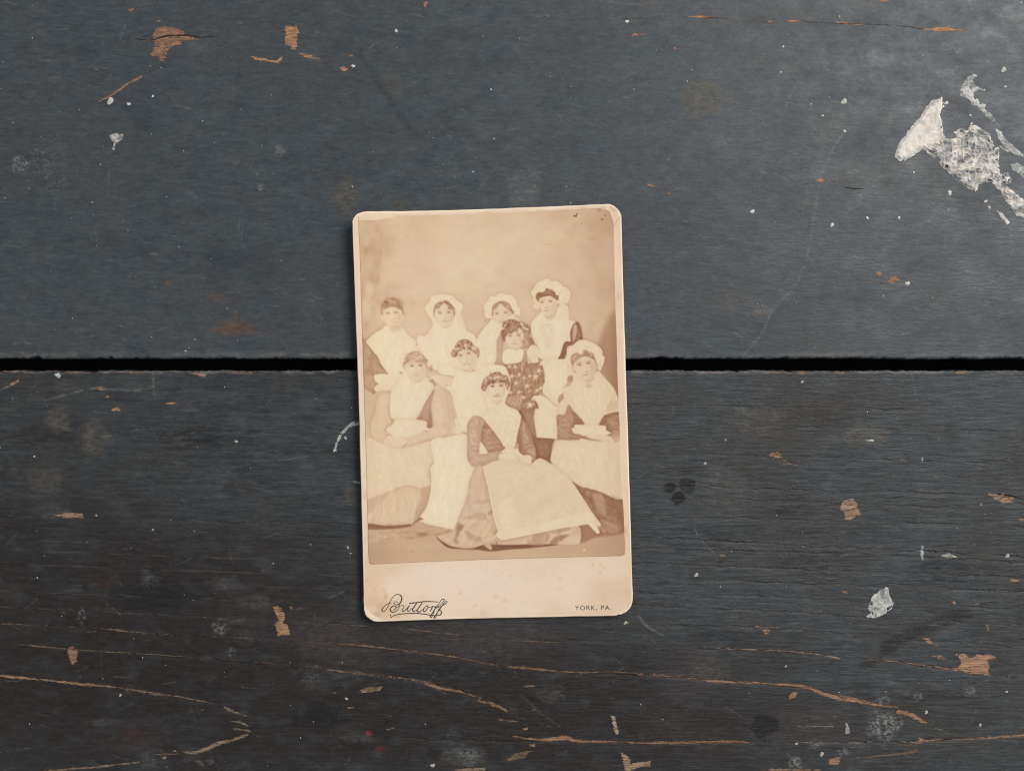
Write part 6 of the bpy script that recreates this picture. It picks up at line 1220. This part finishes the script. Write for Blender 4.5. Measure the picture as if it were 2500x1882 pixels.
for (pn, mn), parts in FLECKS.items():
    vs, fs, cs, b = [], [], [], 0
    for (v, f, col) in parts:
        vs.append(v); fs.append(f + b); cs.append(col); b += len(v)
    o = mesh_obj('wear_flecks', np.concatenate(vs), np.concatenate(fs), bpy.data.materials[mn], bpy.data.objects[pn], np.concatenate(cs), True)
    o['kind'] = 'stuff'

# ------------------------------------------------------------------ the cabinet card
CARD_T = 0.0011
KC = MM * 0.991      # true size of one reading on the card (read off its raised top face)
def bow(sx, sy):
    """height of the underside: the card curls up a little at both long edges"""
    u = (sx - 1205 - 0.028 * (sy - 1000)) / 325.0
    up = np.clip((1010 - sy) / 520.0, -1, 1)
    return 0.0003 + np.where(u < 0, 0.0032 + 0.0012 * up, 0.0010) * np.abs(u) ** 2.2 + 0.0006 * np.clip(np.abs(up), 0, 1) ** 3

OFFC = np.array([*wpt(1205, 1007)[:2], 0.0])
card = tag(empty('cabinet_card', tuple(OFFC)), 'worn cream cabinet card with sepia photograph of nine women, lying across the plank gap', 'photograph')

out = spline(np.array([(864, 556), (865.5, 540), (870, 531), (879, 524), (893, 520), (912, 518.6), (1040, 514), (1180, 509), (1330, 503.4), (1462, 498.5), (1482, 497.7), (1492, 499), (1502, 505), (1511, 514), (1516, 525), (1517.5, 540), (1522, 700), (1527, 850), (1532, 1010), (1538, 1200), (1543.5, 1400), (1545.3, 1450), (1544.4, 1468), (1540, 1482), (1532, 1492), (1522, 1498), (1508, 1502), (1485, 1504.5),
                       (1350, 1507.5), (1200, 1511), (1050, 1514), (935, 1516.5), (915, 1515.5), (904, 1510), (895, 1502), (890.5, 1490), (889, 1474), (887.5, 1400), (884, 1250), (880.5, 1100), (876.5, 950), (871.5, 800), (867.5, 680)], float), True, 14)
nrm = np.arange(len(out))
out += np.stack([.5 * vnoise(nrm / 3.0, nrm * 0 + .5, 201), .5 * vnoise(nrm / 3.0, nrm * 0 + 7.5, 202)], 1)
ctr = np.array([1205.0, 1005.0])

cc = Canvas(850, 486, 1560, 1530, 2.0, 3)
cx, cy = cc.X, cc.Y
base = np.array([229, 202, 176], float)[None, None, :] + 6 * fbm(cx / 60, cy / 60, 301, 4)[..., None] * np.array([1, 1.2, 1.5])
base += np.clip((1500 - cy) / 120, 0, 1)[..., None] * np.array([0, 0, 0])
cc.v = base
for (x, y, rx, ry, col, a) in ((1150, 1430, 260, 70, (236, 211, 189), .8), (905, 1450, 30, 120, (216, 184, 150), .6), (925, 1490, 90, 30, (210, 178, 142), .6), (1500, 1470, 60, 50, (216, 184, 152), .55), (940, 1400, 60, 60, (222, 192, 160), .5), (1280, 1506, 14, 5, (206, 170, 136), .5)):
    cc.ell(SRC, x, y, rx, ry, col, .8, a)
for (x, y, rx, ry, a) in ((515, 340, 34, 40, .5), (545, 480, 36, 60, .6), (440, 670, 18, 26, .65), (570, 15, 16, 18, .4), (805, 935, 14, 16, .5), (820, 985, 30, 12, .5), (380, 860, 60, 60, .3)):
    cc.ell(ZS, x, y, rx, ry, (186, 146, 108), .7, a)
_m = np.random.default_rng(9)
for i in range(70):
    e = _m.integers(4); x, y = ((_m.uniform(864, 900), _m.uniform(530, 1500)), (_m.uniform(1505, 1545), _m.uniform(510, 1490)), (_m.uniform(880, 1540), _m.uniform(1480, 1515)), (_m.uniform(880, 1500), _m.uniform(500, 528)))[e]
    cc.ell(SRC, x, y, _m.uniform(3, 16), _m.uniform(3, 12), (200, 164, 130) if _m.random() < .65 else (240, 218, 196), .8, _m.uniform(.15, .5))
for i in range(60):
    cc.ell(SRC, _m.uniform(900, 1530), _m.uniform(1378, 1505), _m.uniform(1.2, 5), _m.uniform(1.2, 5), (192, 154, 118), .7, _m.uniform(.1, .45))
for i in range(26):
    cc.ell(SRC, _m.uniform(900, 1530), _m.uniform(1380, 1505), _m.uniform(14, 50), _m.uniform(8, 26), (216, 186, 156) if _m.random() < .5 else (236, 214, 194), .9, _m.uniform(.15, .45))
cc.line(SRC, [(1462, 1380), (1470, 1377)], 2.5, (190, 155, 120), .6); cc.ell(SRC, 1242, 1410, 2.5, 2.5, (186, 150, 120), .6, .6)
for (x0, y0, x1, y1) in ((866, 560, 888, 1470), (1519, 540, 1542, 1450)):
    cc.line(SRC, [(x0, y0), (x1, y1)], 9, (226, 193, 168), .6, 4, False, False)
cc.line(ZTR, [(1040, 230), (1120, 300), (1220, 310)], 3, (206, 172, 140), .8); cc.line(ZTR, [(1075, 215), (1210, 300)], 4.5, (190, 156, 124), .6); cc.line(ZTR, [(930, 190), (1030, 225)], 2.5, (246, 222, 198), .8)
cc.poly(ZS, [(80, 590), (130, 720), (230, 850), (420, 960), (520, 1020), (240, 1020), (120, 920), (60, 700)], (240, 218, 192), 1.5, .95)
cc.poly(ZS, [(90, 650), (130, 780), (250, 900), (330, 960), (240, 1000), (130, 900)], (236, 214, 186), 2, .8, True); cc.line(ZS, [(120, 830), (200, 900), (300, 960)], 1.4, (190, 170, 140), .6); cc.line(ZS, [(110, 700), (170, 800), (260, 880), (440, 975)], 1.6, (252, 226, 204), .8)
cc.line(ZTL, [(1040, 390), (1250, 370), (1420, 385), (1500, 350)], 3.5, (238, 206, 168), .8)

def card_mesh():
    N = len(out)
    # ring 0: bottom edge, ring1: outer rim mid (rounded), then inward on top
    fr = [0, .9, 2.0, 3.6, 5.5, 8, 11, 15, 20]
    d = np.linalg.norm(out - ctr, axis=1)
    rings = []; zs = []
    k = .6
    def inset(px):
        return ctr + (out - ctr) * (1 - px / d)[:, None]
    drop_z = [CARD_T * .38, CARD_T * .14, CARD_T * .03, 0, 0, 0, 0, 0, 0]
    for px, dz in zip(fr, drop_z):
        q = inset(px); rings.append(q); zs.append(bow(q[:, 0], q[:, 1]) + CARD_T - dz)
    for f in np.linspace(0, 1, 90)[1:-1]:
        q = ctr + (inset(20) - ctr) * (1 - f) ; rings.append(q); zs.append(bow(q[:, 0], q[:, 1]) + CARD_T)
    side = []
    for dz in (.75,):
        q = inset(.4); side.append((q, bow(q[:, 0], q[:, 1]) + CARD_T * .25))
    qb = inset(1.5); bot = (qb, bow(qb[:, 0], qb[:, 1]))
    R = [bot] + side + list(zip(rings, zs))
    # underside to the centre as well
    under_r = []
    for f in (.75, .5, .25):
        q = ctr + (qb - ctr) * f; under_r.append((q, bow(q[:, 0], q[:, 1])))
    R = under_r[::-1] + R
    V = []; C = []
    for (q, z) in R:
        kx = KC
        V.append(np.stack([(q[:, 0] - 1250) * kx, (941 - q[:, 1]) * kx, z], 1))
        C.append(cc.sample(q[:, 0], q[:, 1]))
    for i in range(3, 3 + 2 + 5):
        C[i] = C[i] * .0 + np.array([232, 206, 178]) + 10 * vnoise(np.arange(N) / 9.0, np.full(N, i * .3), 303)[:, None]
    for i, t in ((5, .9), (6, .9), (7, .75), (8, .5), (9, .25)):
        C[i] = cc.sample(R[i][0][:, 0], R[i][0][:, 1]) * (1 - t) + np.array([248, 225, 198]) * t + 6 * vnoise(np.arange(N) / 6.0, np.full(N, i * .1), 304)[:, None]
    V = np.concatenate(V); C = lin(np.clip(np.concatenate(C), 0, 255)) / ILL
    F = []
    for r in range(len(R) - 1):
        a = r * N + np.arange(N); b = r * N + (np.arange(N) + 1) % N
        F.append(np.stack([a, b, b + N, a + N], 1)[:, ::-1])
    F = np.concatenate(F).tolist()
    F.append(list(range((len(R) - 1) * N, len(R) * N))[::-1]); F.append(list(range(N)))
    return mesh_obj('mount', V, F, MAT_CARD, card, C, True, off=OFFC)
mount = card_mesh()

# the print pasted on the mount
def print_mesh():
    pc = paint_print()
    NU, NV = 470, 620
    u = np.linspace(0, 1, NU); v = np.linspace(0, 1, NV)
    Uu, Vv = np.meshgrid(u, v)
    left = np.interp(Vv, [0, .12, .45, .63, .97, 1], [878.6, 881.5, 889.5, 894, 900.8, 902.5]); right = np.interp(Vv, [0, .03, .2, .5, .8, .98, 1], [1489, 1498.5, 1501.5, 1509, 1519, 1527.5, 1526])
    left = left + 1.3 * fbm(Vv * 40, Vv * 0, 401, 3) * (np.exp(-((Vv - .12) / .06) ** 2) + .35)
    right = right + .5 * fbm(Vv * 50, Vv * 0 + 3, 402, 2)
    X = left + (right - left) * Uu
    top = np.interp(Uu, [0, .02, .1, .25, .5, .8, .93, .965, .985, 1], [534, 531.5, 528, 525.5, 520, 512, 508.5, 509, 512, 516]); bot = np.interp(Uu, [0, .01, .5, .985, 1], [1373, 1376, 1366.5, 1357, 1354])
    top = top + .7 * fbm(Uu * 60, Uu * 0, 403, 2)
    bot = bot + .4 * fbm(Uu * 60, Uu * 0 + 5, 404, 2)
    Y = top + (bot - top) * Vv
    col = pc.sample(X, Y)
    Z = bow(X, Y) + CARD_T + 0.00010
    k = KC
    V = np.stack([(X - 1250) * k, (941 - Y) * k, Z], -1).reshape(-1, 3)
    F = grid_faces(NV, NU)
    ring = np.concatenate([np.arange(NU), np.arange(1, NV) * NU + NU - 1, (NV - 1) * NU + np.arange(NU - 2, -1, -1), np.arange(NV - 2, 0, -1) * NU])
    n0 = len(V); lowv = V[ring].copy(); lowv[:, 2] -= 0.00009
    V = np.concatenate([V, lowv]); C = np.concatenate([col.reshape(-1, 3), np.tile(lin((214, 186, 152)), (len(ring), 1))]) / ILL
    m = len(ring); i = np.arange(m); j = (i + 1) % m
    F = np.concatenate([F, np.stack([ring[i], ring[j], n0 + j, n0 + i], 1)])
    return mesh_obj('photographic_print', V, F, MAT_PRINT, card, C, True, off=OFFC)
print_mesh()

# lettering on the lower margin
def letter_mesh(name, strokes, dots=(), step=.5):
    segs = []
    for (pts, w) in strokes:
        p = zone(ZS, pts); q = spline(p, False, 7) if len(p) > 2 else p
        ws = np.interp(np.linspace(0, 1, len(q)), np.linspace(0, 1, len(np.atleast_1d(w))), np.atleast_1d(w)); segs.append((q, ws))
    allp = np.concatenate([s[0] for s in segs])
    lo, hi = allp.min(0) - 4, allp.max(0) + 4
    x = np.arange(lo[0], hi[0], step); y = np.arange(lo[1], hi[1], step); X, Y = np.meshgrid(x, y)
    xc, yc = X[:-1, :-1] + step / 2, Y[:-1, :-1] + step / 2
    d = np.full(xc.shape, 9.0)
    for q, ws in segs: d = np.minimum(d, seg_dist(xc, yc, q, False, ws))
    for (px, py, r) in dots:
        c0 = zone(ZS, [(px, py)])[0]; d = np.minimum(d, np.hypot(xc - c0[0], yc - c0[1]) - r)
    F = grid_faces(*X.shape)[(d < 0).ravel()]
    used, inv = np.unique(F, return_inverse=True)
    px, py = X.ravel()[used], Y.ravel()[used]
    z = bow(px, py) + CARD_T + 0.00003; k = KC
    return mesh_obj(name, np.stack([(px - 1250) * k, (941 - py) * k, z], 1), inv.reshape(F.shape), MAT_INK, mount, None, False, off=OFFC)

letter_mesh('studio_name_lettering', [
    ([(665, 632), (600, 640), (540, 680), (480, 745), (470, 785), (500, 808), (545, 785), (600, 700), (640, 600), (690, 520), (740, 465), (800, 445), (860, 460), (890, 510), (885, 580), (850, 640), (800, 665), (745, 665), (725, 640), (740, 610), (775, 600), (810, 612)], [1.6, 1.8, 2.6, 1.8, 1.6, 1.6, 2.2, 3.2, 2.6, 1.8, 1.6, 1.5]),
    ([(830, 640), (848, 670), (830, 740), (780, 800), (710, 826), (660, 805), (650, 755), (685, 705), (735, 694), (770, 712), (765, 745), (725, 782)], [1.5, 1.8, 1.7, 2.6, 3.0, 2.2, 1.7, 2.2, 2.0]),
    ([(725, 782), (790, 720), (860, 690), (920, 688), (942, 712), (920, 755), (898, 790), (918, 810), (960, 790), (1010, 740), (1056, 690)], [1.5, 1.5, 1.6, 2.2, 2.2, 1.5]),
    ([(1056, 690), (1012, 775), (1025, 808), (1060, 800), (1115, 745)], [2.2, 2.2, 1.5]), ([(1215, 635), (1130, 765), (1128, 800), (1160, 815), (1215, 785)], [2.6, 2.8, 1.6]), ([(1330, 640), (1232, 775), (1225, 810), (1265, 828), (1310, 805), (1352, 765)], [2.6, 2.8, 1.6]),
    ([(1445, 695), (1385, 738), (1355, 790), (1375, 820), (1420, 792), (1455, 732), (1445, 696), (1470, 730), (1520, 730), (1550, 706)], [1.6, 2.4, 2.2, 1.6, 1.5]), ([(1550, 706), (1545, 745), (1508, 808)], [1.6, 2.2, 3.0]), ([(1515, 790), (1560, 725), (1585, 702), (1605, 728), (1650, 705)], [1.5, 1.6]),
    ([(1600, 745), (1680, 712), (1760, 650), (1808, 580), (1795, 556), (1750, 572), (1690, 660), (1620, 745), (1560, 840), (1508, 920), (1505, 945), (1530, 945), (1560, 890), (1600, 790), (1625, 735)], [1.6, 1.6, 2.0, 1.6, 2.2, 2.4, 2.0, 1.5]),
    ([(1640, 750), (1760, 702), (1850, 648), (1872, 615), (1850, 600), (1800, 650), (1700, 790), (1610, 915), (1580, 955), (1605, 966), (1640, 905), (1690, 770)], [1.6, 1.8, 1.6, 2.2, 2.4, 2.0, 1.5]),
    ([(1720, 740), (1700, 795), (1740, 812), (1747, 860), (1710, 900), (1640, 914)], [1.6, 2.0, 2.8, 3.0, 1.6]), ([(655, 942), (720, 902), (820, 876), (1000, 858), (1200, 858), (1400, 880), (1530, 905), (1650, 914)], [2.0, 2.2, 2.4, 2.6, 2.4, 1.6]), ([(1065, 640), (1200, 628), (1420, 605), (1675, 620)], [3.0, 2.6, 2.6, 2.0])],
    [(652, 888, 1.9)])['label'] = 'dark green-black script lettering'

def text_mesh(name, body, x0, y0, x1, y1, cap):
    cu = bpy.data.curves.new(name, 'FONT'); cu.body = body; cu.space_character = 1.22; cu.space_word = 1.1; cu.resolution_u = 5; cu.offset = 0.002
    t = bpy.data.objects.new(name + '_src', cu); COL.objects.link(t)
    dg = bpy.context.evaluated_depsgraph_get(); dg.update()
    me0 = bpy.data.meshes.new_from_object(t.evaluated_get(dg))
    v = np.array([tuple(p.co) for p in me0.vertices]); faces = [tuple(p.vertices) for p in me0.polygons]
    bpy.data.objects.remove(t); bpy.data.curves.remove(cu)
    capv = v[:, 1].max(); w = v[:, 0].max() - v[:, 0].min()
    L = math.hypot(x1 - x0, y1 - y0); an = math.atan2(y1 - y0, x1 - x0)
    px = (v[:, 0] - v[:, 0].min()) / w * L; py = -v[:, 1] / capv * cap
    sx = x0 + px * math.cos(an) - py * math.sin(an); sy = y0 + px * math.sin(an) + py * math.cos(an)
    z = bow(sx, sy) + CARD_T + 0.00003; k = KC
    bpy.data.meshes.remove(me0)
    return mesh_obj(name, np.stack([(sx - 1250) * k, (941 - sy) * k, z], 1), faces, MAT_INK, mount, None, False, off=OFFC)
text_mesh('town_name_lettering', 'YORK, PA.', 1404.3, 1490.3, 1492.8, 1488.6, 11.4)
